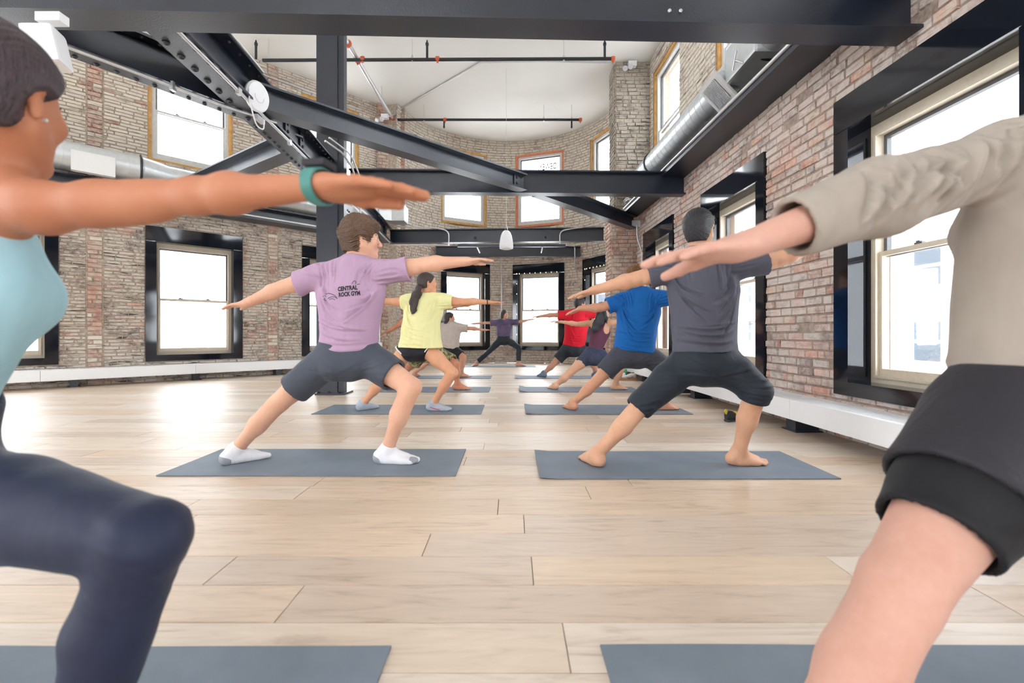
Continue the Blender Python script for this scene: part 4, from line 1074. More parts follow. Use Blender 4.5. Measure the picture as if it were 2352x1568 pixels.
def surfnet(D, lo, h):
    S = D < 0
    m = S[:-1, :-1, :-1].astype(np.int8)
    cnt = sum(S[i:S.shape[0]-1+i, j:S.shape[1]-1+j, k:S.shape[2]-1+k].astype(np.int8) for i in (0, 1) for j in (0, 1) for k in (0, 1))
    act = (cnt > 0) & (cnt < 8); I = np.argwhere(act)
    if len(I) == 0: return np.zeros((0, 3)), np.zeros((0, 4), int)
    idx = -np.ones(act.shape, np.int64); idx[act] = np.arange(len(I))
    acc = np.zeros((len(I), 3)); w = np.zeros(len(I))
    corners = {(i, j, k): D[I[:, 0]+i, I[:, 1]+j, I[:, 2]+k].astype(float) for i in (0, 1) for j in (0, 1) for k in (0, 1)}
    for ax_ in range(3):
        for o in [(i, j) for i in (0, 1) for j in (0, 1)]:
            a = list(o); a.insert(ax_, 0); b = list(o); b.insert(ax_, 1)
            da, db = corners[tuple(a)], corners[tuple(b)]; cr = (da < 0) != (db < 0)
            t = np.where(cr, da/np.where(cr, da-db, 1), 0)
            p = np.tile(np.array(a, float), (len(I), 1)); p[:, ax_] = t
            acc += p*cr[:, None]; w += cr
    V = lo+h*(I+acc/w[:, None]); F_ = []
    for ax_ in range(3):
        o1, o2 = [(1, 2), (2, 0), (0, 1)][ax_]
        A = S.take(range(S.shape[ax_]-1), ax_); B = S.take(range(1, S.shape[ax_]), ax_)
        E = np.argwhere(A != B)
        ok = (E[:, o1] > 0) & (E[:, o2] > 0) & (E[:, o1] < S.shape[o1]-1) & (E[:, o2] < S.shape[o2]-1); E = E[ok]
        s0 = S[E[:, 0], E[:, 1], E[:, 2]]
        def g(d1, d2):
            q = E.copy(); q[:, o1] -= d1; q[:, o2] -= d2; return idx[q[:, 0], q[:, 1], q[:, 2]]
        Q = np.stack([g(1, 1), g(0, 1), g(0, 0), g(1, 0)], 1); Q[~s0] = Q[~s0][:, ::-1]; F_.append(Q)
    return V, np.concatenate(F_)
def bounds(prims, pad=0.03):
    lo = np.min([p.box()[0] for p in prims if not p.sub], 0)-pad; hi = np.max([p.box()[1] for p in prims if not p.sub], 0)+pad; return lo, hi
def snoise(P_, sc, seed=0):
    """smooth pseudo noise field, three components"""
    r = np.random.default_rng(seed); out = np.zeros((len(P_), 3))
    for o in range(4):
        f = sc*(1.7**o); d = r.normal(size=(3, 3)); d /= np.linalg.norm(d, axis=1)[:, None]; ph = r.uniform(0, 6.28, 3)
        q = P_+0.35/f*np.sin(f*0.9*P_[:, [1, 2, 0]]+ph)
        out += np.sin(f*(q@d.T)+ph)*(0.6**o)
    return out
def build_sdf(name, prims, h, mat, parent, fine=(), cuts=(), shell=None, warp=None, fine_cuts=True, lim=None):
    if shell is not None: shell = (shell[0], max(shell[1], 2.5*h))
    lo, hi = bounds(prims); hi = hi+h
    if lim is not None: lo = np.maximum(lo, lim[0]); hi = np.minimum(hi, lim[1])
    D = field(prims, lo, hi, h, 0.0, cuts)
    if shell is not None:
        inner, th = shell; D2 = field(inner, lo, hi, h, -th); D = np.maximum(D, -D2)
    V, Q = surfnet(D, lo, h); Vs = [V]; Qs = []
    keep = np.ones(len(Q), bool); cen = V[Q].mean(1)
    for (flo, fhi, fh) in fine:
        ins = np.all((cen > flo+h*0.6) & (cen < fhi-h*0.6), 1); keep &= ~ins
    Qs.append(Q[keep]); off = len(V)
    for (flo, fhi, fh) in fine:
        D = field(prims, flo, fhi, fh, 0.0, cuts); v, q = surfnet(D, flo, fh)
        if len(v) == 0: continue
        Vs.append(v); Qs.append(q+off); off += len(v)
    V = np.concatenate(Vs); Q = np.concatenate(Qs)
    used = np.zeros(len(V), bool); used[Q.ravel()] = True; remap = np.cumsum(used)-1; V = V[used]; Q = remap[Q]
    if warp is not None: V = warp(V)
    return np_mesh(name, V, Q, mat, parent, True, (0, 0, 0)) if parent is None else np_mesh_rel(name, V, Q, mat, parent)
def np_mesh_rel(name, V, Q, mat, parent):
    o = np_mesh(name, V-world_loc(parent), Q, mat, parent, True); return o

# ---- hands, feet, heads -------------------------------------------------
def hand_prims(w, tip, palm_n, thumb_dir, size=0.185, spread=0.10, curl=0.10, thumb_open=0.6, thumb_drop=0.15):
    a = unit(tip-w); n = palm_n-a*(palm_n@a); n = unit(n); b = np.cross(a, n)
    if b@thumb_dir < 0: b = -b
    s = size/0.185; P_ = []
    offs = (0.029, 0.0095, -0.0105, -0.029); kn = (0.088, 0.092, 0.086, 0.077); ln = (0.074, 0.084, 0.077, 0.060); rr = (0.0088, 0.0092, 0.0087, 0.0076)
    for i in range(4):
        st = w+b*offs[i]*0.55*s+a*0.006*s; k = w+a*kn[i]*s+b*offs[i]*s-n*(0.003*s)
        P_.append(Cone(st, k, 0.0165*s, 0.0118*s, 0.012*s, n, 0.85))
        ang = spread*(offs[i]/0.029); d = unit(a+b*ang); p = k; c = curl*(1+0.25*i)
        for j, (fl_, r0, r1) in enumerate(((0.46, 1.06, 0.98), (0.30, 0.98, 0.9), (0.24, 0.9, 0.76))):
            d = unit(d+n*c*(0.6 if j == 0 else 1.0)); q = p+d*ln[i]*fl_*s; P_.append(Cone(p, q, rr[i]*r0*s, rr[i]*r1*s, 0.0035*s)); p = q
    P_.append(Cone(w+a*0.02*s+n*0.006*s, w+a*0.07*s+n*0.004*s, 0.019*s, 0.015*s, 0.015*s, n, 0.8))
    t0 = w+a*0.018*s+b*0.016*s; t1 = w+a*0.052*s+b*(0.036+0.018*thumb_open)*s+n*0.010*s
    dt = unit(a*(1.15-thumb_open*0.5)+b*(0.35+thumb_open*0.75)+n*thumb_drop)
    t2 = t1+dt*0.036*s; dt2 = unit(dt+a*0.25); t3 = t2+dt2*0.031*s
    P_ += [Cone(t0, t1, 0.0175*s, 0.0145*s, 0.016*s), Cone(t1, t2, 0.0132*s, 0.0112*s, 0.008*s), Cone(t2, t3, 0.0112*s, 0.0088*s, 0.004*s)]
    return P_
def foot_prims(an, t, gz, L=0.25, side=None, rank=1.0):
    t = unit(V3(t[0], t[1], 0)); z = V3(0, 0, 1.); s = L/0.25; b = np.cross(z, t)   # b points to the left of the toes
    ib = b if side > 0 else -b                                      # big toe side
    base = V3(an[0], an[1], gz); P_ = []
    hl = base-t*0.045*s+z*0.036*s
    P_.append(Cone(an+z*0.02, hl+z*0.01, 0.036*s*rank, 0.034*s, 0.03*s))
    P_.append(Cone(hl, base+t*0.02*s+z*0.036*s, 0.035*s, 0.034*s, 0.02*s))
    P_.append(Cone(an, base+t*0.105*s+z*0.032*s+ib*0.01*s, 0.037*s*rank, 0.026*s, 0.03*s))
    P_.append(Cone(base+t*0.0*s+z*0.03*s+ib*0.005, base+t*0.128*s+z*0.022*s+ib*0.022*s, 0.032*s, 0.024*s, 0.025*s))
    P_.append(Cone(base+z*0.028*s-ib*0.008, base+t*0.11*s+z*0.018*s-ib*0.026*s, 0.03*s, 0.019*s, 0.025*s))
    for i, (o_, l_, r_) in enumerate(((0.030, 0.188, 0.0135), (0.012, 0.186, 0.0098), (-0.003, 0.178, 0.0092), (-0.017, 0.167, 0.0088), (-0.030, 0.153, 0.0084))):
        k0 = base+t*(0.125-0.006*i)*s+z*0.018*s+ib*o_*s*0.95; k1 = base+t*l_*s+z*(r_+0.001)*s+ib*(o_*1.03)*s
        P_.append(Cone(k0, (k0+k1)/2+z*0.004*s, 0.0145*s, r_*1.02*s, 0.008*s)); P_.append(Cone((k0+k1)/2+z*0.004*s, k1, r_*s, r_*0.98*s, 0.003*s))
    P_.append(Cone(an+ib*0.027*s+z*0.004, an+ib*0.03*s, 0.012*s, 0.012*s, 0.014*s)); P_.append(Cone(an-ib*0.027*s-z*0.004, an-ib*0.029*s-z*0.006, 0.011*s, 0.011*s, 0.014*s))
    return P_
def head_frame(f, tilt=0.0):
    f = unit(f); z = V3(0, 0, 1.); s_ = unit(np.cross(f, z)); u = unit(np.cross(s_, f)+0*z); return s_, f, u     # right, front, up
def head_prims(c, fr, s=1.0, fem=False):
    S_, Fw, U = fr; A = (S_, Fw, U)
    q = lambda x, y, z: c+(S_*x+Fw*y+U*z)*s
    P_ = [Ell(q(0, -0.014, 0.033), A, np.array((0.074, 0.096, 0.083))*s, 0.02*s), Ell(q(0, 0.026, -0.02), A, np.array((0.062, 0.066, 0.085))*s, 0.03*s)]
    jw = 0.046 if fem else 0.052
    for x in (-1, 1):
        P_.append(Cone(q(x*jw, 0.0, -0.045), q(x*0.012, 0.070, -0.093), 0.020*s, 0.0165*s, 0.03*s))
        P_.append(Ell(q(x*0.040, 0.062, -0.020), A, np.array((0.022, 0.022, 0.022))*s, 0.02*s))          # cheekbone
        P_.append(Ell(q(x*0.031, 0.0935, 0.008), A, np.array((0.014, 0.011, 0.009))*s, 0.010*s, sub=True))   # socket
        P_.append(Cone(q(x*0.0730, -0.010, -0.024), q(x*0.0770, -0.018, 0.014), 0.0095*s, 0.0160*s, 0.006*s, unit(S_*x*0.9-Fw*0.42), 0.42))   # ear
        P_.append(Cone(q(x*0.0845, -0.010, 0.005), q(x*0.0835, -0.008, -0.006), 0.006*s, 0.005*s, 0.004*s, sub=True))
        P_.append(Cone(q(x*0.0115, 0.102, -0.032), q(x*0.0115, 0.098, -0.034), 0.0075*s, 0.006*s, 0.007*s))   # nostril wing
    P_.append(Cone(q(0, 0.070, -0.098), q(0, 0.078, -0.094), 0.016*s, 0.014*s, 0.02*s))
    P_.append(Cone(q(-0.028, 0.083, 0.023), q(0.028, 0.083, 0.023), 0.008*s, 0.008*s, 0.018*s))
    P_.append(Cone(q(0, 0.089, 0.014), q(0, 0.113, -0.027), 0.0072*s, 0.0098*s, 0.012*s))
    P_.append(Cone(q(-0.016, 0.0905, -0.055), q(0.016, 0.0905, -0.055), 0.0065*s, 0.0065*s, 0.008*s)); P_.append(Cone(q(-0.013, 0.089, -0.067), q(0.013, 0.089, -0.067), 0.0075*s, 0.0075*s, 0.008*s))
    return P_

class Body:
    def __init__(s, J, sgn=1, sc=1.0, fem=False, face=(1, 0.1, 0), arm=1.0, leg=1.0, toes=((1, 0.3), (1, 0.2)), gz=MAT_T+0.0025, thumbs=None, girth=1.0, hand=0.185, foot=0.25, headsc=1.0, bust=0.0, hk=None):
        """J: joints in world space; l/r are picture left and right"""
        s.J = J; s.bust = bust if fem else 0; s.sc = sc; s.fem = fem; s.sgn = sgn; s.gz = gz
        j = J; ls, rs = j['lsh'], j['rsh']; hl, hr = j['lhip'], j['rhip']
        s.pel = (hl+hr)/2; s.nb = j['neck']; s.up = unit(s.nb-s.pel)
        sd = unit(rs-ls+0.6*(hr-hl)); sd = unit(sd-s.up*(sd@s.up)); s.side = sd*sgn                        # anatomical right
        s.fwd = np.cross(s.up, s.side); s.A = (s.side, s.fwd, s.up)
        s.fr = head_frame(face); s.hc = j['head']; s.hs = sc*headsc*(0.235/0.225)*(0.96 if fem else 1.0)
        up, side, fwd, pel, A = s.up, s.side, s.fwd, s.pel, s.A; T = np.linalg.norm(s.nb-s.pel)
        g = girth*sc; ln = lambda t: pel+up*T*t
        P_ = []
        w_ = 0.92 if fem else 1.0
        P_ += [Ell(ln(0.0)+up*0.01, A, np.array((0.158*(1.03 if fem else 1), 0.108, 0.12))*g, 0.05), Ell(ln(0.33), A, np.array((0.132*w_*w_, 0.095*w_, 0.16))*g, 0.06),
               Ell(ln(0.66), A, np.array((0.155*w_, 0.108*w_, 0.18))*g, 0.05)]
        for x, hp in ((-1, hl), (1, hr)):
            P_.append(Ell(hp*0.55+pel*0.45-fwd*0.055*g-up*0.045, A, np.array((0.082, 0.088, 0.092))*g, 0.04))
        for (sh, el, wr, tip) in ((ls, j['lel'], j['lwr'], j['ltip']), (rs, j['rel'], j['rwr'], j['rtip'])):
            ia = sc*arm*(0.86 if fem else 1.0)
            P_.append(Cone(s.nb-up*0.05, sh, 0.062*g*w_, 0.052*ia, 0.05)); P_.append(Cone(s.nb+up*0.03, sh-up*0.0+unit(s.nb-sh)*0.05, 0.04*g*w_, 0.03*ia, 0.05))
            P_.append(Cone(ln(0.72)+(sh-s.nb)*0.62, ln(0.42)+(sh-s.nb)*0.35, 0.055*g*w_, 0.05*g*w_, 0.05, fwd, 0.9))
            ua = unit(el-sh); fa = unit(wr-el)
            P_.append(Cone(sh, sh+(el-sh)*0.4, 0.052*ia, 0.047*ia, 0.03)); P_.append(Cone(sh+(el-sh)*0.35, el, 0.047*ia, 0.036*ia, 0.02))
            P_.append(Cone(sh+(el-sh)*0.55-up*0.008, sh+(el-sh)*0.72-up*0.008, 0.036*ia, 0.034*ia, 0.03))
            P_.append(Cone(el, el+(wr-el)*0.28, 0.036*ia, 0.042*ia, 0.02)); P_.append(Cone(el+(wr-el)*0.28, wr, 0.041*ia, 0.0255*ia, 0.02, V3(0, 0, 1), 0.92))
            P_.append(Cone(el-up*0.006-fwd*0.01, el-up*0.006-fwd*0.012+ua*0.012, 0.03*ia, 0.028*ia, 0.015))
            P_.append(Cone(wr-fa*0.02, wr+fa*0.015, 0.026*ia, 0.024*ia, 0.012, V3(0, 0, 1), 0.85))
        th = thumbs or {}
        hk = hk or {}
        kk = dict(size=hand*sc)
        s.lh = hand_prims(j['lwr'], j['ltip'], V3(0, 0, -1), th.get('l', fwd), **{**kk, **hk.get('l', {})}); s.rh = hand_prims(j['rwr'], j['rtip'], V3(0, 0, -1), th.get('r', fwd), **{**kk, **hk.get('r', {})})
        P_ += s.lh+s.rh
        il = sc*leg
        for i, (hp, kn, an, tv) in enumerate(((hl, j['lkn'], j['lan'], toes[0]), (hr, j['rkn'], j['ran'], toes[1]))):
            ta = unit(kn-hp); sa = unit(an-kn)
            P_.append(Cone(hp, hp+(kn-hp)*0.45, 0.088*il, 0.077*il, 0.05)); P_.append(Cone(hp+(kn-hp)*0.45, kn, 0.076*il, 0.054*il, 0.03))
            bk = unit(-unit(V3(tv[0], tv[1], 0))+0.0*up)                      # calf side of the shank
            bk = unit(bk-sa*(bk@sa))
            P_.append(Cone(kn, kn+(an-kn)*0.5, 0.050*il, 0.045*il, 0.025)); P_.append(Cone(kn+(an-kn)*0.14+bk*0.012, kn+(an-kn)*0.42+bk*0.020, 0.042*il, 0.044*il, 0.035))
            P_.append(Cone(kn+(an-kn)*0.45+bk*0.01, an, 0.044*il, 0.033*il, 0.03)); P_.append(Cone(kn-bk*0.016, kn+sa*0.03-bk*0.014, 0.040*il, 0.034*il, 0.02))
            P_ += foot_prims(an, tv, gz, foot*sc, side=(1 if (i == 1)*sgn+(i == 0)*(-sgn) > 0 else -1))
        P_ += head_prims(s.hc, s.fr, s.hs, fem)
        S_, Fw, U = s.fr
        P_.append(Cone(s.hc-Fw*0.02*sc-U*0.05*sc, s.nb-up*0.01, (0.052 if not fem else 0.045)*sc, (0.06 if not fem else 0.05)*sc, 0.03))
        if fem and bust:
            for x in (-1, 1): P_.append(Ell(ln(0.68)+side*x*0.07+fwd*0.085*g, A, np.array((0.058, 0.052, 0.062))*bust, 0.03))
        s.prims = P_; s.T = T; s.ln = ln; s.g = g; s.toes = toes; s.foot = foot*sc
    def fines(s, hh, hf=0.0035, hd=0.005, ft=0.005):
        out = []
        for pr, fh in ((s.lh, hf), (s.rh, hf)):
            if fh: lo, hi = bounds(pr, 0.012); out.append((lo, hi, fh))
        if hd: out.append((s.hc-0.135*s.sc-V3(0, 0, .0), s.hc+0.14*s.sc, hd))
        if ft:
            for a, t in ((s.J['lan'], s.toes[0]), (s.J['ran'], s.toes[1])):
                t = unit(V3(t[0], t[1], 0)); c = V3(a[0], a[1], 0)+t*s.foot*0.28
                e = np.abs(t)*s.foot*0.56+0.055; lo = c-e; hi = c+e; lo[2] = s.gz-0.012; hi[2] = s.gz+0.09; out.append((lo, hi, ft))
        return out

def skin_mat(name, rgb, sss=0.12):
    t = NT(name); v = t.coords('World'); c = s2l(rgb)
    f = t.noise(v, 9, 4, 0.6); f2 = t.noise(v, 70, 3, 0.6)
    a = tuple(x*y for x, y in zip(c, (0.90, 0.82, 0.78))); b = tuple(min(1, x*y) for x, y in zip(c, (1.05, 1.08, 1.08)))
    cc = t.mix(0.35, t.ramp(f, [(0.3, a), (0.7, b)]), t.ramp(f2, [(0.3, a), (0.7, c)]))
    t.col(cc); t.set(0.58, 0, 0.35)
    t.b.inputs['Subsurface Weight'].default_value = sss; t.b.inputs['Subsurface Radius'].default_value = (0.9, 0.35, 0.2); t.b.inputs['Subsurface Scale'].default_value = 0.012
    t.bump(f2, 0.12, 0.002); return t.m
def cloth_mat(name, rgb, rough=0.85, var=0.06, fold=0.25, sheen=0.04, dist=0.006, fs=(9, 9, 3.2)):
    t = NT(name); v = t.coords('World', fs); c = s2l(rgb)
    f = t.noise(v, 1.6, 4, 0.55, 0.8); w_ = t.noise(t.coords('World'), 420, 2)
    t.col(t.ramp(f, [(0.3, tuple(x*(1-var) for x in c)), (0.7, tuple(min(1, x*(1+var)) for x in c))]))
    t.set(rough, 0, 0.25); t.b.inputs['Sheen Weight'].default_value = sheen
    t.bump(t.math('ADD', f, t.math('MULTIPLY', w_, 0.05)), fold, dist*4); return t.m
def hair_mat(name, rgb, rgb2, axis=(60, 60, 9)):
    t = NT(name); v = t.coords('World', axis); f = t.noise(v, 3.0, 4, 0.65, 0.6)
    t.col(t.ramp(f, [(0.3, s2l(rgb)), (0.7, s2l(rgb2))])); t.set(0.38, 0, 0.5); t.bump(f, 0.6, 0.012); return t.m

# ---- clothing ---------------------------------------------------------
def crease_field(u, h, lines):
    """height of discrete cloth folds; lines = (pts, width, amp)"""
    d = np.zeros(len(u))
    for pts, w_, amp in lines:
        pts = np.array(pts); best = np.full(len(u), 9.0); sg = np.zeros(len(u)); tt = np.zeros(len(u)); n = len(pts)-1
        for k in range(n):
            a, b = pts[k], pts[k+1]; e = b-a; L2 = e@e+1e-9
            t = np.clip(((u-a[0])*e[0]+(h-a[1])*e[1])/L2, 0, 1); dx = u-a[0]-t*e[0]; dy = h-a[1]-t*e[1]; q = np.hypot(dx, dy)
            m = q < best; best[m] = q[m]; sg[m] = np.sign(dx*e[1]-dy*e[0])[m]; tt[m] = ((k+t)/n)[m]
        x = best*sg/w_
        d += amp*np.sin(np.pi*np.clip(tt*0.9+0.08, 0, 1))**0.7*(np.exp(-x*x)-0.75*np.exp(-(x-1.7)**2))
    return d
def bez(a, b, c, n=7):
    a, b, c = map(np.array, (a, b, c)); return [(1-t)**2*a+2*t*(1-t)*b+t*t*c for t in np.linspace(0, 1, n)]
def fold_warp(B, seed, amp=0.006, fold=0.008, extra=(), count=1.0):
    side, fwd, up = B.A; r = random.Random(seed); T = B.T; g = B.g; L_ = []
    J_ = lambda x: r.uniform(-x, x)
    for s_ in (-1, 1):
        for k in range(int((5 if (s_ > 0) == (seed % 2 == 0) else 3)*count)):        # from the armpit down and across
            a = (s_*(0.165+J_(.02))*g, (0.78-0.03*k+J_(.03))*T); c = (s_*(0.035-0.012*k+J_(.02))*g, (0.60-0.12*k+J_(.03))*T)
            L_.append((bez(a, ((a[0]+c[0])/2+s_*0.05, (a[1]+c[1])/2-0.04), c), r.uniform(.007, .014), r.choice((1, 1, -1))*r.uniform(.6, 1.2)))
        for k in range(int(4*count)):        # from the shoulder seam
            a = (s_*(0.10+0.03*k)*g, (1.0+J_(.02))*T); c = (s_*(0.075+0.022*k+J_(.02))*g, (0.70+J_(.12))*T)
            L_.append((bez(a, ((a[0]+c[0])/2-s_*0.02, (a[1]+c[1])/2), c), r.uniform(.005, .009), r.uniform(.4, .9)))
        for k in range(int(4*count)):        # along the sleeve
            a = (s_*(0.17+J_(.01))*g, (0.80+0.04*k)*T); c = (s_*(0.30+J_(.03))*g, (0.84+0.055*k+J_(.03))*T)
            L_.append((bez(a, ((a[0]+c[0])/2, (a[1]+c[1])/2+J_(.02)), c), r.uniform(.006, .01), r.uniform(.4, .9)))
    for k in range(int(6*count)):            # gathered at the waist
        h_ = (0.02+0.07*k+J_(.02))*T; a = (-0.15*g+J_(.05), h_+J_(.04)); c = (0.15*g+J_(.05), h_+J_(.04))
        L_.append((bez(a, (J_(.05), h_-0.03), c, 8), r.uniform(.007, .012), r.uniform(.5, 1.0)))
    L_ += [(p, w_, a_) for p, w_, a_ in extra]
    def w(V):
        out = V+snoise(V, 13, seed)*amp*0.4
        rel = V-B.pel; f_ = np.tanh((rel@fwd)/0.03)
        return out+fwd*(crease_field(rel@side, rel@up, L_)*fold*f_)[:, None]
    return w
def tee(B, name, mat, h, ease=0.02, sleeve=0.62, sl_r=0.068, hem=0.05, hem_tilt=0.0, waist=0.0, seed=1, neck_r=0.068, amp=0.006, fold=0.007, shell_t=0.012, long_sleeve=None, rel=(0, 0), parent=None, hem_w=0.165, extra=(), count=1.0):
    g = B.g; up, side, fwd = B.up, B.side, B.fwd; A = B.A; j = B.J; ln = B.ln
    w_ = 0.92 if B.fem else 1.0
    hemc = B.pel-up*hem+side*rel[0]+fwd*rel[1]; hn = unit(-up+side*hem_tilt)
    def make(th, open_):
        e = ease-th; P_ = []; ext = 0.06 if open_ else 0.0
        hc_ = ((hemc-up*ext*1.0, hn),)
        P_.append(Ell(ln(0.68), A, np.array((0.158*w_*g+e, 0.112*w_*g+e, 0.185*g+e)), 0.06))
        P_.append(Ell(ln(0.36), A, np.array((0.142*w_*g+e+waist, 0.106*w_*g+e+waist*0.8, 0.2*g)), 0.06))
        P_.append(Cone(ln(0.5), hemc-up*0.06, 0.150*w_*g+e+waist*0.6, hem_w*g+e+waist, 0.06, fwd, 0.74, caps=hc_))
        for sgn_, (sh, el, wr) in ((-1, (j['lsh'], j['lel'], j['lwr'])), (1, (j['rsh'], j['rel'], j['rwr']))):
            P_.append(Cone(B.nb-up*0.05, sh, 0.068*g*w_+e, 0.050*g+e, 0.05)); P_.append(Cone(B.nb+up*0.005, sh+unit(B.nb-sh)*0.05, 0.045*g*w_+e*0.8, 0.034*g+e, 0.05))
            P_.append(Cone(ln(0.74)+(sh-B.nb)*0.66, ln(0.38)+(sh-B.nb)*0.34, 0.060*g*w_+e, 0.055*g*w_+e, 0.06, fwd, 0.9))
            d = unit(el-sh); end = sh+(el-sh)*sleeve
            if long_sleeve is None:
                P_.append(Cone(sh-d*0.02, end+d*(0.06+ext)-V3(0, 0, 0.012), 0.058*g+e*0.7, sl_r*g-th, 0.04, caps=((end+d*ext, d),)))
            else:
                d2 = unit(wr-el); e2 = el+(wr-el)*long_sleeve
                P_.append(Cone(sh-d*0.02, el, 0.058*g+e*0.6, sl_r*g-th, 0.04)); P_.append(Cone(el, e2+d2*(0.05+ext), sl_r*g-th, sl_r*0.74*g-th, 0.03, caps=((e2+d2*ext, d2),)))
        if B.bust:
            for x in (-1, 1): P_.append(Ell(ln(0.68)+side*x*0.07+fwd*0.085*g, A, np.array((0.062, 0.054, 0.075))*B.bust+e*0.8, 0.05))
        P_.append(Cone(B.nb-up*0.035+fwd*0.01, B.nb+up*0.15+fwd*0.02, neck_r*B.sc+0*th, neck_r*B.sc, 0.006, sub=True))
        return P_
    outer = make(0.0, False); inner = make(0.0, True)
    inner = [p for p in inner]
    return build_sdf(name, outer, h, mat, parent, shell=(inner, shell_t), warp=fold_warp(B, seed, amp, fold, extra, count))
def shorts(B, name, mat, h, ease=0.016, frac=(0.7, 0.7), loose=0.02, top=0.13, seed=2, amp=0.005, fold=0.004, shin=None, parent=None, cuff_r=None, thr=1.0, shell_t=0.012, hip=1.0):
    g = B.g; up, side, fwd = B.up, B.side, B.fwd; A = B.A; j = B.J; il = B.sc*thr
    tc = B.pel+up*top
    def make(open_):
        e = ease; P_ = []; ext = 0.06 if open_ else 0.0; cc = ((tc+up*ext, up),)
        P_.append(Ell(B.pel+up*0.01, A, np.array((0.158*g*hip+e, 0.108*g*hip+e, 0.125*g+e)), 0.05, caps=cc))
        w_ = 0.92 if B.fem else 1.0; P_.append(Ell(B.ln(0.33), A, np.array((0.132*w_*w_*g, 0.095*w_*g, 0.16*g))+e, 0.06, caps=cc))
        P_.append(Cone(B.pel, B.pel+up*0.2, 0.145*g*hip+e, 0.135*g+e, 0.05, fwd, 0.74, caps=cc))
        for k, (hp, kn, an) in enumerate(((j['lhip'], j['lkn'], j['lan']), (j['rhip'], j['rkn'], j['ran']))):
            P_.append(Ell(hp*0.55+B.pel*0.45-fwd*0.055*g-up*0.045, A, np.array((0.084, 0.09, 0.094))*g+e, 0.04, caps=cc))
            d = unit(kn-hp); L = np.linalg.norm(kn-hp)
            if shin is None:
                end = hp+(kn-hp)*frac[k]
                P_.append(Cone(hp, end+d*(0.05+ext), 0.09*il+e, (0.070*il+e+loose) if cuff_r is None else cuff_r, 0.05, caps=((end+d*ext, d),)))
                if frac[k] > 0.3: P_.append(Cone(hp, hp+(kn-hp)*0.45, 0.088*il+e, 0.080*il+e, 0.03, caps=((end+d*ext, d),)))
            else:
                bk = -unit(V3(B.toes[k][0], B.toes[k][1], 0)); sa_ = unit(an-kn); bk = unit(bk-sa_*(bk@sa_))
                if shin[k] > 0.5: P_.append(Cone(kn+(an-kn)*0.14+bk*0.012, kn+(an-kn)*0.42+bk*0.020, 0.043*il+e, 0.045*il+e, 0.035)); P_.append(Cone(kn+(an-kn)*0.45+bk*0.01, an, 0.045*il+e, 0.034*il+e, 0.03, caps=((kn+(an-kn)*shin[k]+sa_*ext, sa_),)))
                d2 = unit(an-kn); e2 = kn+(an-kn)*shin[k]
                mid = hp+(kn-hp)*0.45; P_.append(Cone(hp, mid, 0.09*il+e, 0.079*il+e+loose*0.4, 0.05)); P_.append(Cone(mid, kn, 0.078*il+e+loose*0.4, 0.055*il+e+loose*0.6, 0.02)); P_.append(Cone(kn, e2+d2*(0.04+ext), 0.053*il+e+loose*0.6, (0.05*il+e+loose*0.5) if cuff_r is None else cuff_r, 0.018, caps=((e2+d2*ext, d2),)))
        return P_
    r = random.Random(seed); L_ = []
    hl_, hr_ = j['lhip']-B.pel, j['rhip']-B.pel; kl_, kr_ = j['lkn']-B.pel, j['rkn']-B.pel
    for hp_, kn_ in ((hl_, kl_), (hr_, kr_)):
        P2_ = lambda v: np.array([v@side, v@up]); a0, b0 = P2_(hp_), P2_(kn_); d_ = b0-a0; nn = np.array([-d_[1], d_[0]])/np.linalg.norm(d_)
        s0 = 1 if a0[0] > 0 else -1
        for k in range(7):
            t = 0.02+0.11*k+r.uniform(-.03, .03); c0 = np.array([0.0, -0.10*g])*(1-t)+(a0+d_*t)*t
            e0 = a0+d_*(t+0.12+r.uniform(-.05, .1)); e0 = e0+nn*(0.08 if nn[1] > 0 else -0.08)*r.uniform(.4, 1.2)
            L_.append((bez(c0, (c0+e0)/2+nn*r.uniform(-.02, .02), e0), r.uniform(.006, .012), r.uniform(.5, 1.0)))
        if shin is not None:
            for k in range(7):
                c0 = b0+np.array([r.uniform(-.06, .06), 0.10-0.03*k]); e0 = c0+np.array([s0*0.1, r.uniform(-.03, .03)])
                L_.append((bez(c0-np.array([s0*0.05, 0]), (c0+e0)/2+np.array([0, -.015]), e0), r.uniform(.006, .011), r.uniform(.6, 1.1)))
    def w(V):
        out = V+snoise(V, 16, seed)*amp*0.4
        rel = V-B.pel; f_ = np.tanh((rel@fwd)/0.03)
        return out+fwd*(crease_field(rel@side, rel@up, L_)*fold*f_)[:, None]
    return build_sdf(name, make(False), h, mat, parent, shell=(make(True), shell_t), warp=w)
def leg_piece(B, name, mat, h, which, a, b, infl, parent, ref='shin'):
    """a tight tube of cloth round part of the body: body field inflated and cut by two planes"""
    pass
def tight(B, name, mat, h, cuts, infl, parent, seed=5, amp=0.002, prims=None, shell_t=None):
    """garment that follows the body: the body's own field grown outwards and cut by planes"""
    prims = prims or B.prims
    import copy
    pr = []
    for p in prims:
        q = copy.copy(p)
        if isinstance(p, Cone): q.ra = p.ra+(infl if not p.sub else -infl); q.rb = p.rb+(infl if not p.sub else -infl)
        else: q.r = p.r+(infl if not p.sub else -infl*0)
        pr.append(q)
    lo, hi = bounds(pr)
    for (c, n) in cuts:
        for i in range(3):
            if n[i] > 0.97: hi[i] = min(hi[i], c[i]+0.03)
            if n[i] < -0.97: lo[i] = max(lo[i], c[i]-0.03)
    return build_sdf(name, pr, h, mat, parent, cuts=cuts, warp=lambda V: V+snoise(V, 18, seed)*amp, lim=(lo, hi))
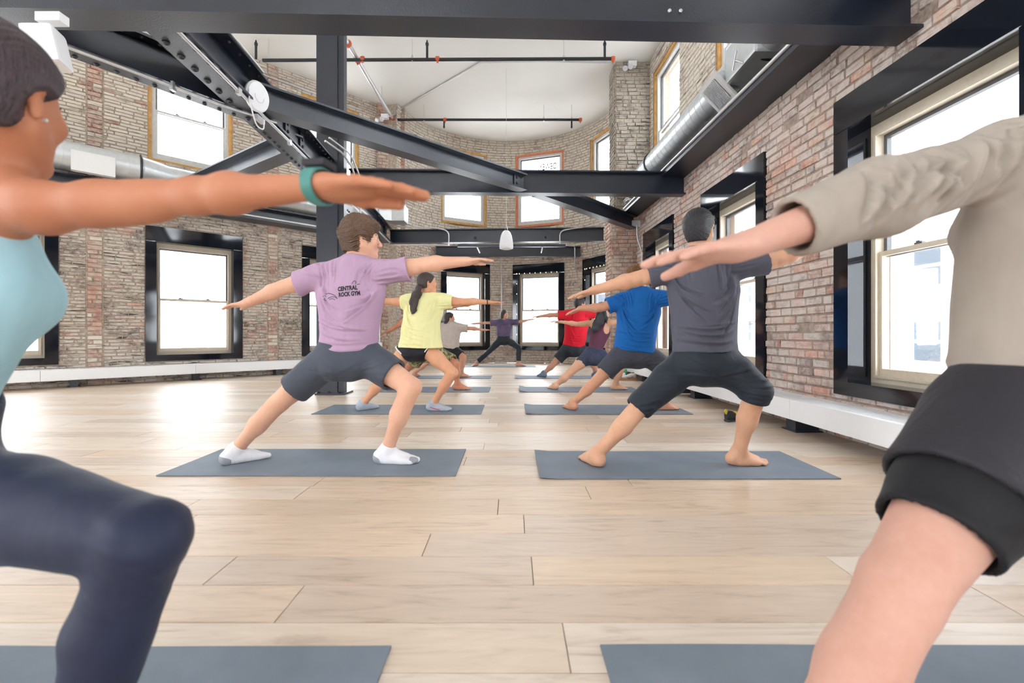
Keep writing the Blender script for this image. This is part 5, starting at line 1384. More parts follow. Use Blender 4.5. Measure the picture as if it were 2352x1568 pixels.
def socks(B, h, mat, parent, height=0.11, infl=0.005, names='sock'):
    out = []
    for i, (an, kn, tv) in enumerate(((B.J['lan'], B.J['lkn'], B.toes[0]), (B.J['ran'], B.J['rkn'], B.toes[1]))):
        sgn = B.sgn; pr = foot_prims(an, tv, B.gz, B.foot, side=(1 if (i == 1)*sgn+(i == 0)*(-sgn) > 0 else -1))
        pr = [Cone(p.a, p.b, p.ra+infl, p.rb+infl, max(p.k, 0.016)) for p in pr]
        up_ = unit(kn-an); pr.append(Cone(an, an+up_*(height-0.04), 0.036*B.sc+infl, 0.039*B.sc+infl, 0.02, caps=((an+up_*(height-0.08), up_),)))
        pr.append(Cone(an+up_*(height-0.088), an+up_*(height-0.083), 0.043*B.sc, 0.043*B.sc, 0.004, caps=((an+up_*(height-0.078), up_),)))
        o = build_sdf(names, pr, h, mat, parent, cuts=[(V3(0, 0, B.gz-0.001), V3(0, 0, -1))]); out.append(o)
    return out
def hair_short(B, mat, parent, h=0.005, vol=0.014, fringe=0.055, nape=-0.075, seed=3, name='hair', tex=0.005, side_cut=0.006, top=0.0):
    S_, Fw, U = B.fr; s = B.hs; c = B.hc; q = lambda x, y, z: c+(S_*x+Fw*y+U*z)*s; A = (S_, Fw, U)
    P_ = [Ell(q(0, -0.014, 0.035+top*0.4), A, np.array((0.074+vol, 0.097+vol, 0.085+vol+top))*s, 0.02), Ell(q(0, -0.045, -0.022), A, np.array((0.062+vol*0.4, 0.056+vol*0.6, 0.068+vol*0.4))*s, 0.03)]
    if fringe > 0.05: P_.append(Ell(q(0.02, 0.062, 0.082), A, np.array((0.05, 0.035, 0.026))*s, 0.02))
    n = unit(Fw*0.80-U*0.60); cuts = [(q(0, fringe-0.012, 0.028), n), (q(0, 0, nape), -U)]
    # clear the face and the ears
    P_.append(Ell(q(0, 0.09, -0.045), A, np.array((0.09, 0.075, 0.075))*s, 0.01, sub=True))
    for x in (-1, 1): P_.append(Ell(q(x*0.088, 0.0, -0.028), A, np.array((0.03, 0.036, 0.040))*s, side_cut+0.004, sub=True))
    def w(V):
        r = V-c; ph = np.arctan2(r@S_, r@U)*19+np.sin((r@Fw)*42+seed)*1.8+np.sin((r@U)*35)*1.2; n_ = r/(np.linalg.norm(r, axis=1)[:, None]+1e-9)
        return V+n_*((np.sin(ph)*0.5+np.sin(ph*2.3+(r@Fw)*40))*tex*0.5)[:, None]+snoise(V, 45, seed)*tex*0.35
    return build_sdf(name, P_, h, mat, parent, cuts=cuts, warp=w)
def strand_chain(pts, radii, mat, parent, name, h=0.005, flat=None, tex=0.003, k=0.02, seed=1, freq=420):
    P_ = [Cone(a, b, r0, r1, k, flat[0] if flat else None, flat[1] if flat else 1.0) for a, b, r0, r1 in zip(pts[:-1], pts[1:], radii[:-1], radii[1:])]
    ax = unit(pts[-1]-pts[0]); u = unit(np.cross(ax, V3(0.3, 1, 0.1)))
    def w(V): return V+u*(np.sin((V@u)*freq+8*np.sin((V@ax)*9))*tex)[:, None]*0.5+snoise(V, 30, seed)*tex
    return build_sdf(name, P_, h, mat, parent, warp=w)
def eyes(B, parent, iris='iris_dark'):
    S_, Fw, U = B.fr; s = B.hs; c = B.hc
    for x in (-1, 1):
        p = c+(S_*x*0.031+Fw*0.0735+U*0.006)*s
        e = MB(); e.lathe(p-Fw*0.0125*s, Fw, [(0.0+0.0125*s*(1-math.cos(a)), max(0.0001, 0.0125*s*math.sin(a))) for a in np.linspace(0.05, math.pi-0.05, 12)], 16)
        e.build('eye', 'eye_white', parent, True)
        i_ = MB(); i_.lathe(p+Fw*0.0108*s, Fw, [(0, 0.0058*s), (0.0014*s, 0.0055*s), (0.0022*s, 0.003*s)], 14); i_.build('iris', iris, parent, True)
        b = MB(); b.tube([c+(S_*x*(0.016+0.01*k)+Fw*(0.0905-0.0045*k*k*0.4)+U*(0.024+0.003*math.sin(k)))*s for k in range(4)], [0.0025*s, 0.0032*s, 0.0028*s, 0.0014*s], 7); b.build('eyebrow', 'brow_dark', parent, True)
    m = MB(); m.tube([c+(S_*(-0.019+0.0095*k)+Fw*(0.0948-0.0022*abs(k-2)**1.5)+U*(-0.0605+0.0008*abs(k-2)))*s for k in range(5)], [0.0015*s, 0.0028*s, 0.0032*s, 0.0028*s, 0.0015*s], 7); m.build('lips', 'lip', parent, True)
M['eye_white'] = plain('eye_white', (232, 228, 222), 0.25); M['iris_dark'] = plain('iris_dark', (48, 34, 26), 0.25); M['brow_dark'] = plain('brow_dark', (60, 44, 36), 0.8)
M['brow_light'] = plain('brow_light', (120, 92, 70), 0.8); M['lip'] = plain('lip', (186, 104, 98), 0.5)

def tank(B, name, mat, h, parent, top=0.80, hem=-0.02, ease=0.008, strap=0.016, strap_x=0.075, seed=3, racer=False, bust=1.0, hole=0.075, fold=0.002, back_drop=0.0):
    g = B.g; up, side, fwd = B.up, B.side, B.fwd; A = B.A; ln = B.ln; w_ = 0.92; j = B.J; hc_ = ((B.pel-up*hem, -up),)
    P_ = [Ell(ln(0.66), A, np.array((0.155*w_*g, 0.108*w_*g, 0.18*g))+ease, 0.05), Ell(ln(0.33), A, np.array((0.132*w_*w_*g, 0.095*w_*g, 0.17*g))+ease, 0.06, caps=hc_), Ell(ln(0.0)+up*0.01, A, np.array((0.163*g, 0.108*g, 0.12*g))+ease, 0.05, caps=hc_)]
    for sh in (j['lsh'], j['rsh']):
        P_.append(Cone(ln(0.70)+(sh-B.nb)*0.58, ln(0.42)+(sh-B.nb)*0.35, 0.055*g*w_+ease, 0.05*g*w_+ease, 0.05, fwd, 0.9))
    for x in (-1, 1): P_.append(Ell(ln(0.68)+side*x*0.07+fwd*0.085*g, A, np.array((0.058, 0.052, 0.062))*bust+ease, 0.07))
    for sh, x in ((j['lsh'], -1), (j['rsh'], 1)):
        o_ = sh-B.nb; P_.append(Ell(sh+unit(o_)*0.01, (unit(o_), np.cross(up, unit(o_)), up), (hole*0.95, 0.16, hole*1.25), 0.012, sub=True))
    P_.append(Ell(B.nb+up*0.02, A, (0.078*g, 0.14, 0.10+back_drop), 0.012, sub=True))
    if racer:
        for x in (-1, 1): P_.append(Ell(ln(0.80)+side*x*0.115*g-fwd*0.1, A, (0.062, 0.08, 0.10), 0.012, sub=True))
    cut = [(B.nb+up*0.01, up)]
    def w(V): return V+snoise(V, 18, seed)*0.002
    o = build_sdf(name, P_, h, mat, parent, cuts=cut, warp=w)
    for x, sh in ((-1, j['lsh']), (1, j['rsh'])):
        if strap <= 0: break
        a = ln(top)+side*x*strap_x*g-fwd*0.095*g; m_ = B.nb+(sh-B.nb)*0.42+up*0.045*g-up*0.012; b = ln(top)+side*x*strap_x*g+fwd*0.1*g
        if racer: a = ln(top-0.02)+side*x*0.03*g-fwd*0.105*g
        mb = MB(); mb.tube(arc([a, a*0.3+m_*0.7-fwd*0.045*g, m_, b*0.3+m_*0.7+fwd*0.05*g, b], 0.05), strap, 8); mb.build('strap', mat, parent, True)
    return o
# ------------------------------------------------------------------ the people
def person(label, loc):
    return empty('person', (*loc[:2], 0), label=label, cat='person', group=None)
SK = skin_mat
def add_text(body_obj, lines, origin, right, up, toward, mat, parent, off=0.0018):
    """printed lettering laid on the cloth"""
    me = body_obj.data; bv = BVHTree.FromPolygons([v.co[:] for v in me.vertices], [p.vertices[:] for p in me.polygons]); ol = world_loc(body_obj)
    for txt, size, dx, dy, sx in lines:
        tc = bpy.data.curves.new('print', 'FONT'); tc.body = txt; tc.size = size; tc.offset = size*0.045; tc.resolution_u = 3
        to = bpy.data.objects.new('t', tc); C.objects.link(to); dg = bpy.context.evaluated_depsgraph_get()
        tm = bpy.data.meshes.new_from_object(to.evaluated_get(dg)); bpy.data.objects.remove(to)
        bm = bmesh.new(); bm.from_mesh(tm); bmesh.ops.subdivide_edges(bm, edges=bm.edges, cuts=1); bmesh.ops.triangulate(bm, faces=bm.faces); bm.to_mesh(tm); bm.free()
        for v in tm.vertices:
            p = origin+right*(v.co.x*sx+dx)+up*(v.co.y+dy)
            hit = bv.ray_cast(Vector(p-ol+toward*0.4), Vector(-toward))
            q = (np.array(hit[0])+ol+toward*off) if hit[0] is not None else p
            v.co = tuple(q-world_loc(parent))
        o = bpy.data.objects.new('shirt_print', tm); tm.materials.append(mat); link(o, parent)

# ---- man in the lavender tee -------------------------------------------
def man_lavender():
    Z = 2.94; p = lambda x, y, dz=0.0: P(x, y, Z+dz)
    J = dict(head=p(830, 550, 0.0), neck=p(815, 605, 0.0), lsh=p(731, 634, 0.02), rsh=p(884, 624, -0.02), lel=p(650, 660, 0.02), rel=p(974, 607, -0.02), lwr=p(565, 697, 0.0), rwr=p(1072, 600, -0.02), ltip=p(494, 708, 0.02), rtip=p(1142, 594, -0.03),
             lhip=p(765, 817, 0.0), rhip=p(832, 815, 0.02), lkn=p(640, 925, 0.0), rkn=p(945, 888, -0.10), lan=p(540, 1036, -0.03), ran=p(889, 1036, -0.03))
    R = person('man in lavender tee and grey shorts lunging right of the column, arms spread', J['lhip'])
    B = Body(J, face=(0.92, 0.42, 0), toes=((0.75, 0.8), (1, -0.06)), arm=1.22, leg=1.12, hand=0.18, girth=1.03, headsc=1.04, hk=dict(r=dict(thumb_open=0.3)))
    sk = SK('skin_fair', (226, 178, 152)); build_sdf('body', B.prims, 0.0075, sk, R, cuts=[(V3(0, 0, B.gz), V3(0, 0, -1))], fine=B.fines(0.004, 0.0032, 0.0035, 0.005))
    m = cloth_mat('lavender_cotton', (176, 146, 172)); t = tee(B, 't_shirt', m, 0.007, ease=0.016, sleeve=0.60, sl_r=0.086, hem=0.03, hem_tilt=0.30, seed=5, parent=R, hem_w=0.176, fold=0.013)
    m = cloth_mat('grey_shorts', (72, 77, 88), 0.7); shorts(B, 'shorts', m, 0.0075, frac=(0.72, 0.66), loose=0.022, seed=4, parent=R, ease=0.014)
    M['sock_white'] = cloth_mat('white_sock', (234, 233, 236), fold=0.1)
    socks(B, 0.005, M['sock_white'], R, 0.125)
    M['sock_grey'] = plain('sock_grey', (158, 160, 166), 0.9)
    for an, tv in ((J['lan'], B.toes[0]), (J['ran'], B.toes[1])):
        tt = unit(V3(*tv, 0)); h_ = V3(an[0], an[1], B.gz)
        build_sdf('heel_patch', [Cone(h_-tt*0.047+V3(0, 0, 0.036), h_-tt*0.03+V3(0, 0, 0.030), 0.0445, 0.044, 0.01)], 0.005, M['sock_grey'], R, cuts=[(h_-tt*0.03, tt)])
        build_sdf('toe_patch', [Cone(h_+tt*0.135+V3(0, 0, 0.018), h_+tt*0.168+V3(0, 0, 0.016), 0.044, 0.034, 0.01, V3(0, 0, 1), 0.62)], 0.005, M['sock_grey'], R, cuts=[(h_+tt*0.15, -tt)])
    hair_short(B, hair_mat('brown_hair', (74, 52, 40), (128, 98, 76)), R, 0.0038, vol=0.016, fringe=0.084, seed=2, tex=0.013, top=0.010)
    eyes(B, R)
    ink = M['ink']
    o0 = P(796, 673, Z); rt = unit(P(843, 669, Z)-P(796, 674, Z)); add_text(t, [('CENTRAL', 0.037, 0.0, 0.002, 0.74), ('ROCK GYM', 0.037, 0.004, -0.034, 0.66)], o0-B.fwd*0.12, rt, np.cross(rt, B.fwd)*1.0, -B.fwd, ink, R)
    # line drawing beside the words
    me = t.data; bv = BVHTree.FromPolygons([v.co[:] for v in me.vertices], [q.vertices[:] for q in me.polygons])
    def on(x, y):
        q = P(x, y, Z)-B.fwd*0.6; hit = bv.ray_cast(Vector(q-world_loc(t)), Vector(B.fwd)); return np.array(hit[0])+world_loc(t)-B.fwd*0.002 if hit[0] is not None else None
    for pl in ([(757, 683), (762, 680), (768, 684), (762, 688), (756, 690), (766, 692)], [(772, 688), (780, 684), (790, 685), (796, 689)], [(764, 678), (772, 676), (786, 680), (794, 686)], [(776, 690), (784, 688), (790, 691)], [(826, 656), (829, 649), (834, 650), (833, 656)], [(836, 657), (842, 656)]):
        q = [on(*a) for a in pl]; q = [a for a in q if a is not None]
        if len(q) > 1: MB().tube(arc(q, 0.01, 3), 0.0016, 5).build('shirt_print', ink, R)
# ---- man in the charcoal tee ---------------------------------------------
def man_charcoal():
    Z = 2.88; p = lambda x, y, dz=0.0: P(x, y, Z+dz)
    J = dict(head=p(1606, 530, 0.0), neck=p(1606, 582, 0.0), lsh=p(1540, 618, 0.0), rsh=p(1694, 612, 0.0), lel=p(1462, 640, 0.03), rel=p(1790, 594, -0.02), lwr=p(1366, 666, 0.05), rwr=p(1876, 566, -0.06), ltip=p(1296, 684, 0.06), rtip=p(1950, 546, -0.08),
             lhip=p(1587, 826, 0.0), rhip=p(1655, 824, 0.0), lkn=p(1476, 925, 0.02), rkn=p(1738, 898, -0.15), lan=p(1368, 1046, -0.02), ran=p(1697, 1040, -0.02))
    R = person('dark-haired man in charcoal tee and cropped black trousers lunging on nearest right mat', J['lhip'])
    B = Body(J, face=(0.62, 0.78, 0), toes=((-0.35, 0.9), (1, 0.03)), arm=1.2, leg=1.13, hand=0.185, girth=1.05, headsc=1.03, hk=dict(r=dict(thumb_open=0.2)))
    sk = SK('skin_tan', (216, 168, 138)); build_sdf('body', B.prims, 0.0075, sk, R, cuts=[(V3(0, 0, B.gz), V3(0, 0, -1))], fine=B.fines(0.004, 0.0035, 0.0045, 0.0045))
    m = cloth_mat('charcoal_cotton', (84, 85, 97)); tee(B, 't_shirt', m, 0.007, ease=0.018, sleeve=0.66, sl_r=0.078, hem=-0.045, hem_tilt=-0.06, waist=0.012, seed=6, parent=R, hem_w=0.168, fold=0.015)
    m = cloth_mat('black_trousers', (38, 45, 54), 0.65); shorts(B, 'cropped_trousers', m, 0.0075, shin=(0.12, 0.14), loose=0.028, seed=7, parent=R, ease=0.016, top=0.14, fold=0.006, cuff_r=0.082)
    M['hair_black'] = hair_mat('black_hair', (20, 19, 22), (48, 46, 52)); hair_short(B, M['hair_black'], R, 0.0045, vol=0.011, fringe=0.06, seed=5, tex=0.003, nape=-0.07)
    eyes(B, R)

# ---- woman in the yellow tee -----------------------------------------------
def woman_yellow():
    Z = 4.94; p = lambda x, y, dz=0.0: P(x, y, Z+dz)
    J = dict(head=p(982, 652), neck=p(978, 683, 0), lsh=p(939, 692, 0.02), rsh=p(1020, 691, -0.02), lel=p(893, 692, 0.05), rel=p(1074, 692, -0.03), lwr=p(846, 692, 0.06), rwr=p(1126, 694, -0.03), ltip=p(806, 693, 0.06), rtip=p(1165, 695, -0.03),
             lhip=p(938, 799), rhip=p(977, 799), lkn=p(884, 868, 0.02), rkn=p(1040, 856, -0.15), lan=p(833, 928, -0.02), ran=p(996, 927, -0.06))
    R = person('ponytailed woman in yellow tee and black shorts behind the lavender-tee man', J['lhip'])
    B = Body(J, sc=0.93, fem=True, face=(0.9, 0.42, 0), toes=((0.55, 0.8), (1, -0.05)), arm=1.15, leg=1.12, hand=0.18, headsc=1.05, girth=1.0, hk=dict(r=dict(thumb_open=0.1), l=dict(thumb_open=0.2)), bust=0.8)
    sk = SK('skin_warm', (222, 166, 132)); build_sdf('body', B.prims, 0.0085, sk, R, cuts=[(V3(0, 0, B.gz), V3(0, 0, -1))], fine=B.fines(0.005, 0.0042, 0.005, 0.006))
    M['yellow_tee'] = cloth_mat('yellow_cotton', (232, 228, 168), var=0.04); tee(B, 't_shirt', M['yellow_tee'], 0.009, ease=0.03, sleeve=0.34, sl_r=0.078, hem=-0.01, hem_tilt=0.16, waist=0.045, seed=9, parent=R, hem_w=0.195, rel=(0.045, 0), neck_r=0.085, fold=0.010)
    M['black_short'] = cloth_mat('black_running_shorts', (30, 30, 38), 0.6)
    sh = shorts(B, 'shorts', M['black_short'], 0.009, frac=(0.16, 0.18), loose=0.016, seed=4, parent=R, ease=0.012, top=0.12, cuff_r=0.118)
    M['trim_white'] = plain('trim_white', (238, 238, 240), 0.7)
    for hp, kn, fr_ in ((J['lhip'], J['lkn'], 0.16), (J['rhip'], J['rkn'], 0.18)):
        d = unit(kn-hp); c = hp+(kn-hp)*(fr_+0.004); u = unit(np.cross(d, V3(0, 1, 0))); v = np.cross(u, d)
        MB().tube([c+0.1135*(math.cos(t)*u+math.sin(t)*v)*1.0 for t in np.linspace(0, 2*math.pi, 31)[:-1]], 0.007, 7, closed=True).build('hem_trim', 'trim_white', R, True)
    M['sock_light'] = cloth_mat('light_grey_sock', (176, 184, 196), fold=0.1); socks(B, 0.006, M['sock_light'], R, 0.095)
    M['pink_stripe'] = plain('pink_stripe', (214, 60, 96), 0.8)
    an = J['ran']; MB().tube(arc([V3(an[0]-0.03, an[1]-0.043, 0.05), V3(an[0]+0.03, an[1]-0.046, 0.03), V3(an[0]+0.09, an[1]-0.046, 0.022)], 0.05), 0.005, 7).build('sock_stripe', 'pink_stripe', R)
    hm = hair_mat('dark_brown_hair', (28, 20, 20), (74, 54, 48)); M['hair_dark'] = hm
    hair_short(B, hm, R, 0.006, vol=0.010, fringe=0.045, seed=5, tex=0.002, nape=-0.05, side_cut=0.012)
    q = lambda x, y, dz=0: P(x, y, Z+dz)
    strand_chain([q(968, 650, -0.03), q(962, 660, -0.08), q(956, 676, -0.11), q(950, 695, -0.12), q(950, 712, -0.13), q(949, 719, -0.13)], [0.026, 0.034, 0.046, 0.042, 0.028, 0.01], hm, R, 'ponytail', 0.006, flat=(V3(0, 1, 0), 0.6), tex=0.005)
    MB().tube([q(966, 652, -0.05)+0.028*np.array([math.cos(t)*0.6, 0.3*math.cos(t), math.sin(t)]) for t in np.linspace(0, 2*math.pi, 17)[:-1]], 0.007, 6, closed=True).build('hair_tie', 'ink', R, True)
    eyes(B, R)
    c = J['rwr']-V3(0.03, 0, 0)
    MB().tube([c+V3(0, 0.031*math.cos(t), 0.029*math.sin(t)) for t in np.linspace(0, 2*math.pi, 21)[:-1]], 0.005, 7, closed=True).build('wristband', 'ink', R, True)
# ---- person in camouflage shorts -----------------------------------------
def person_camo():
    Z = 6.72; p = lambda x, y, dz=0.0: P(x, y, Z+dz)
    J = dict(head=p(972, 676, 0.0), neck=p(972, 703), lsh=p(951, 718, 0.0), rsh=p(990, 708, 0.0), lel=p(934, 733, 0.0), rel=p(1062, 698, 0.0), lwr=p(899, 757, 0.0), rwr=p(1102, 694, 0.0), ltip=p(869, 770, 0.0), rtip=p(1130, 693, 0.0),
             lhip=p(970, 806), rhip=p(994, 806), lkn=p(945, 838, 0.05), rkn=p(1046, 836, -0.12), lan=p(898, 880, 0.02), ran=p(1051, 881, -0.06))
    R = person('person in camouflage shorts mostly hidden behind the yellow-tee woman', J['lhip'])
    B = Body(J, face=(0.95, 0.3, 0), toes=((0.5, 0.8), (1, -0.05)), arm=1.15, leg=1.05, hk=dict(l=dict(thumb_open=0.7)))
    sk = SK('skin_ruddy', (206, 142, 112)); build_sdf('body', B.prims, 0.011, sk, R, cuts=[(V3(0, 0, B.gz), V3(0, 0, -1))], fine=B.fines(0.006, 0.0055, 0.008, 0.007))
    tee(B, 't_shirt', M['yellow_grey'] if 'yellow_grey' in M else cloth_mat('grey_green_tee', (150, 150, 140)), 0.011, ease=0.012, sleeve=0.4, sl_r=0.07, hem=-0.02, seed=19, parent=R)
    t = NT('camouflage_cloth'); v = t.coords('World', (1, 1, 1)); n1 = t.noise(v, 13, 3, 0.5, 0.8)
    t.col(t.ramp(n1, [(0, s2l((78, 74, 58))), (0.42, s2l((126, 122, 84))), (0.5, s2l((176, 168, 128))), (0.57, s2l((100, 84, 60))), (0.63, s2l((150, 146, 104)))], 'CONSTANT')); t.set(0.9, 0, 0.2)
    shorts(B, 'camouflage_shorts', t.m, 0.01, frac=(0.88, 0.84), loose=0.03, seed=14, parent=R, ease=0.02)
    hair_short(B, M['hair_dark'], R, 0.008, vol=0.012, fringe=0.06, seed=15, tex=0.003)
    eyes(B, R)
# ---- person in the beige tee ----------------------------------------------
def person_beige():
    Z = 8.6; p = lambda x, y, dz=0.0: P(x, y, Z+dz)
    J = dict(head=p(1033, 731, 0.0), neck=p(1036, 745), lsh=p(1016, 751, 0.0), rsh=p(1054, 752, 0.0), lel=p(990, 754, 0.0), rel=p(1082, 754, 0.0), lwr=p(962, 757, 0.0), rwr=p(1106, 757, 0.0), ltip=p(940, 759, 0.0), rtip=p(1124, 757, 0.0),
             lhip=p(1021, 800), rhip=p(1038, 800), lkn=p(983, 829, 0.0), rkn=p(1064, 820, -0.1), lan=p(951, 857, 0.0), ran=p(1060, 858, -0.05))
    R = person('person with bun in beige tee and black shorts before the left bay window', J['lhip'])
    B = Body(J, sc=0.92, fem=True, face=(0.93, 0.35, 0), toes=((0.3, 0.9), (1, -0.05)), arm=1.15, leg=1.1, hk=dict(r=dict(thumb_open=0.2)))
    sk = SK('skin_peach', (220, 166, 140)); build_sdf('body', B.prims, 0.011, sk, R, cuts=[(V3(0, 0, B.gz), V3(0, 0, -1))], fine=B.fines(0.006, 0.0055, 0.007, 0.008))
    tee(B, 't_shirt', cloth_mat('beige_cotton', (196, 184, 174)), 0.011, ease=0.03, sleeve=0.72, sl_r=0.085, hem=-0.01, waist=0.03, seed=21, parent=R, hem_w=0.17)
    shorts(B, 'shorts', M['black_short'], 0.01, frac=(0.78, 0.8), loose=0.01, seed=24, parent=R, ease=0.01)
    hair_short(B, M['hair_dark'], R, 0.008, vol=0.012, fringe=0.05, seed=15, tex=0.002)
    q = P(1025, 741, Z-0.04); build_sdf('hair_bun', [Ell(q, np.eye(3), (0.05, 0.045, 0.045), 0.01)], 0.007, M['hair_dark'], R)
    eyes(B, R)
# ---- instructor ---------------------------------------------------------------
def instructor():
    Z = 11.5; p = lambda x, y, dz=0.0: P(x, y, Z+dz)
    J = dict(head=p(1158.5, 722.5), neck=p(1158, 736), lsh=p(1145, 740.5), rsh=p(1173, 740), lel=p(1119, 741, 0), rel=p(1198, 738, 0), lwr=p(1096, 742.5, 0), rwr=p(1216, 734, 0), ltip=p(1080, 743, 0), rtip=p(1233, 731, 0),
             lhip=p(1151, 779), rhip=p(1163, 779), lkn=p(1124, 806, 0), rkn=p(1192, 798.5, -0.1), lan=p(1094, 833.0, 0), ran=p(1191, 832, -0.1))
    R = person('instructor in purple-grey tee and dark leggings facing the class at the far end', J['lhip'])
    B = Body(J, sgn=-1, sc=0.97, fem=True, face=(0.75, -0.66, 0), toes=((-0.5, -0.8), (1, -0.1)), arm=0.95, leg=1.0, bust=0.9, hand=0.175, hk=dict(l=dict(thumb_open=0.2), r=dict(thumb_open=0.3)))
    sk = SK('skin_rose', (216, 170, 148)); build_sdf('body', B.prims, 0.011, sk, R, cuts=[(V3(0, 0, B.gz), V3(0, 0, -1))], fine=B.fines(0.006, 0.006, 0.0065, 0.008))
    t = NT('purple_mottled_cotton'); v = t.coords('World'); t.col(t.ramp(t.noise(v, 5, 3), [(0.35, s2l((84, 82, 104))), (0.5, s2l((100, 92, 124))), (0.66, s2l((116, 92, 118)))])); t.set(0.85, 0, 0.2)
    tee(B, 't_shirt', t.m, 0.011, ease=0.02, sleeve=0.72, sl_r=0.085, hem=-0.09, waist=0.02, seed=31, parent=R, hem_w=0.15)
    m = cloth_mat('charcoal_leggings', (46, 52, 60), 0.7); shorts(B, 'leggings', m, 0.01, shin=(0.86, 0.88), loose=0.004, seed=34, parent=R, ease=0.007, top=0.16, fold=0.002)
    hm = M['hair_dark']; S_, Fw, U = B.fr; c = B.hc
    A = (S_, Fw, U); q = lambda x, y, z: c+(S_*x+Fw*y+U*z)
    build_sdf('hair', [Ell(q(0, -0.018, 0.03), A, (0.092, 0.105, 0.1), 0.02), Ell(q(0, -0.03, -0.045), A, (0.092, 0.075, 0.075), 0.03), Ell(q(0, 0.09, -0.03), A, (0.066, 0.07, 0.085), 0.01, sub=True)], 0.007, hm, R, cuts=[(q(0, 0, -0.1), -U), (q(0, 0.085, 0.03), unit(Fw*0.95-U*0.3))])
    eyes(B, R)
# ---- man in red ---------------------------------------------------------------------
def man_red():
    Z = 8.6; p = lambda x, y, dz=0.0: P(x, y, Z+dz)
    J = dict(head=p(1333, 699), neck=p(1332, 714), lsh=p(1300, 722.5, 0), rsh=p(1352, 721, 0), lel=p(1270, 723, 0), rel=p(1388, 718, 0), lwr=p(1243, 726, 0), rwr=p(1415, 716, 0), ltip=p(1220, 728, 0), rtip=p(1438, 715, 0),
             lhip=p(1305, 799), rhip=p(1329, 799), lkn=p(1277, 830, 0), rkn=p(1361, 822, -0.1), lan=p(1248, 858, 0), ran=p(1369, 858, -0.05))
    R = person('man in bright red tee and black shorts on farthest right mat', J['lhip'])
    B = Body(J, face=(0.9, 0.45, 0), toes=((-0.5, 0.8), (1, -0.05)), arm=1.05, leg=1.08, girth=1.08, hk=dict(l=dict(thumb_open=0.9)))
    sk = SK('skin_tan_warm', (206, 154, 128)); build_sdf('body', B.prims, 0.011, sk, R, cuts=[(V3(0, 0, B.gz), V3(0, 0, -1))], fine=B.fines(0.006, 0.0055, 0.008, 0.008))
    tee(B, 't_shirt', cloth_mat('red_cotton', (214, 30, 50)), 0.011, ease=0.02, sleeve=0.62, sl_r=0.085, hem=-0.03, waist=0.015, seed=41, parent=R, hem_w=0.17)
    m = cloth_mat('black_gym_shorts', (44, 50, 58), 0.75); shorts(B, 'shorts', m, 0.011, frac=(0.85, 0.8), loose=0.02, seed=44, parent=R, ease=0.016)
    socks(B, 0.007, cloth_mat('grey_sock', (120, 128, 146)), R, 0.13)
    hair_short(B, M['hair_black'], R, 0.008, vol=0.010, fringe=0.06, seed=45, tex=0.002); eyes(B, R)
# ---- woman in the plum tank ---------------------------------------------------------
def woman_plum():
    Z = 6.72; p = lambda x, y, dz=0.0: P(x, y, Z+dz)
    J = dict(head=p(1385, 712, 0.0), neck=p(1384, 733), lsh=p(1362, 742, 0.04), rsh=p(1405, 741, -0.04), lel=p(1323, 744, 0.06), rel=p(1440, 738, -0.06), lwr=p(1290, 739, 0.08), rwr=p(1474, 736, -0.06), ltip=p(1264, 737, 0.08), rtip=p(1500, 735, -0.06),
             lhip=p(1352, 817), rhip=p(1377, 817), lkn=p(1311, 854, 0.0), rkn=p(1425, 846, -0.15), lan=p(1274, 886, 0.0), ran=p(1414, 882, -0.04))
    R = person('long-haired woman in plum racerback tank and mottled navy shorts', J['lhip'])
    B = Body(J, sc=0.93, fem=True, face=(0.9, 0.4, 0), toes=((-0.45, 0.85), (1, -0.03)), arm=1.1, leg=1.12, bust=0.9, hk=dict(l=dict(thumb_open=0.9, spread=0.2)))
    sk = SK('skin_light_tan', (226, 178, 148)); build_sdf('body', B.prims, 0.0095, sk, R, cuts=[(V3(0, 0, B.gz), V3(0, 0, -1))], fine=B.fines(0.006, 0.005, 0.007, 0.007))
    m = cloth_mat('plum_knit', (104, 62, 84), 0.75, fold=0.1); tank(B, 'tank_top', m, 0.009, R, top=0.72, hem=-0.065, ease=0.009, racer=True, strap=0.011, bust=0.9)
    t = NT('navy_mottled_knit'); v = t.coords('World', (1, 1, 3)); t.col(t.ramp(t.noise(v, 60, 4, 0.7), [(0.35, s2l((44, 50, 72))), (0.65, s2l((78, 86, 110)))])); t.set(0.8, 0, 0.3)
    shorts(B, 'tight_shorts', t.m, 0.009, frac=(0.50, 0.5), loose=-0.006, seed=54, parent=R, ease=0.006, top=0.10, fold=0.0015, thr=1.02)
    hb = M['hair_black']; hair_short(B, hb, R, 0.007, vol=0.012, fringe=0.05, seed=55, tex=0.002, nape=-0.06)
    q = lambda x, y, dz=0: P(x, y, Z+dz)
    strand_chain([q(1380, 712, -0.05), q(1379, 728, -0.10), q(1373, 742, -0.13), q(1367, 755, -0.14), q(1364, 765, -0.14)], [0.065, 0.068, 0.062, 0.045, 0.012], hb, R, 'long_hair', 0.007, flat=(V3(0, 1, 0), 0.55), tex=0.006)
    strand_chain([q(1388, 716, -0.08), q(1392, 730, -0.10), q(1393, 742, -0.10)], [0.03, 0.028, 0.008], hb, R, 'long_hair', 0.006, flat=(V3(0, 1, 0), 0.6), tex=0.004)
    eyes(B, R)
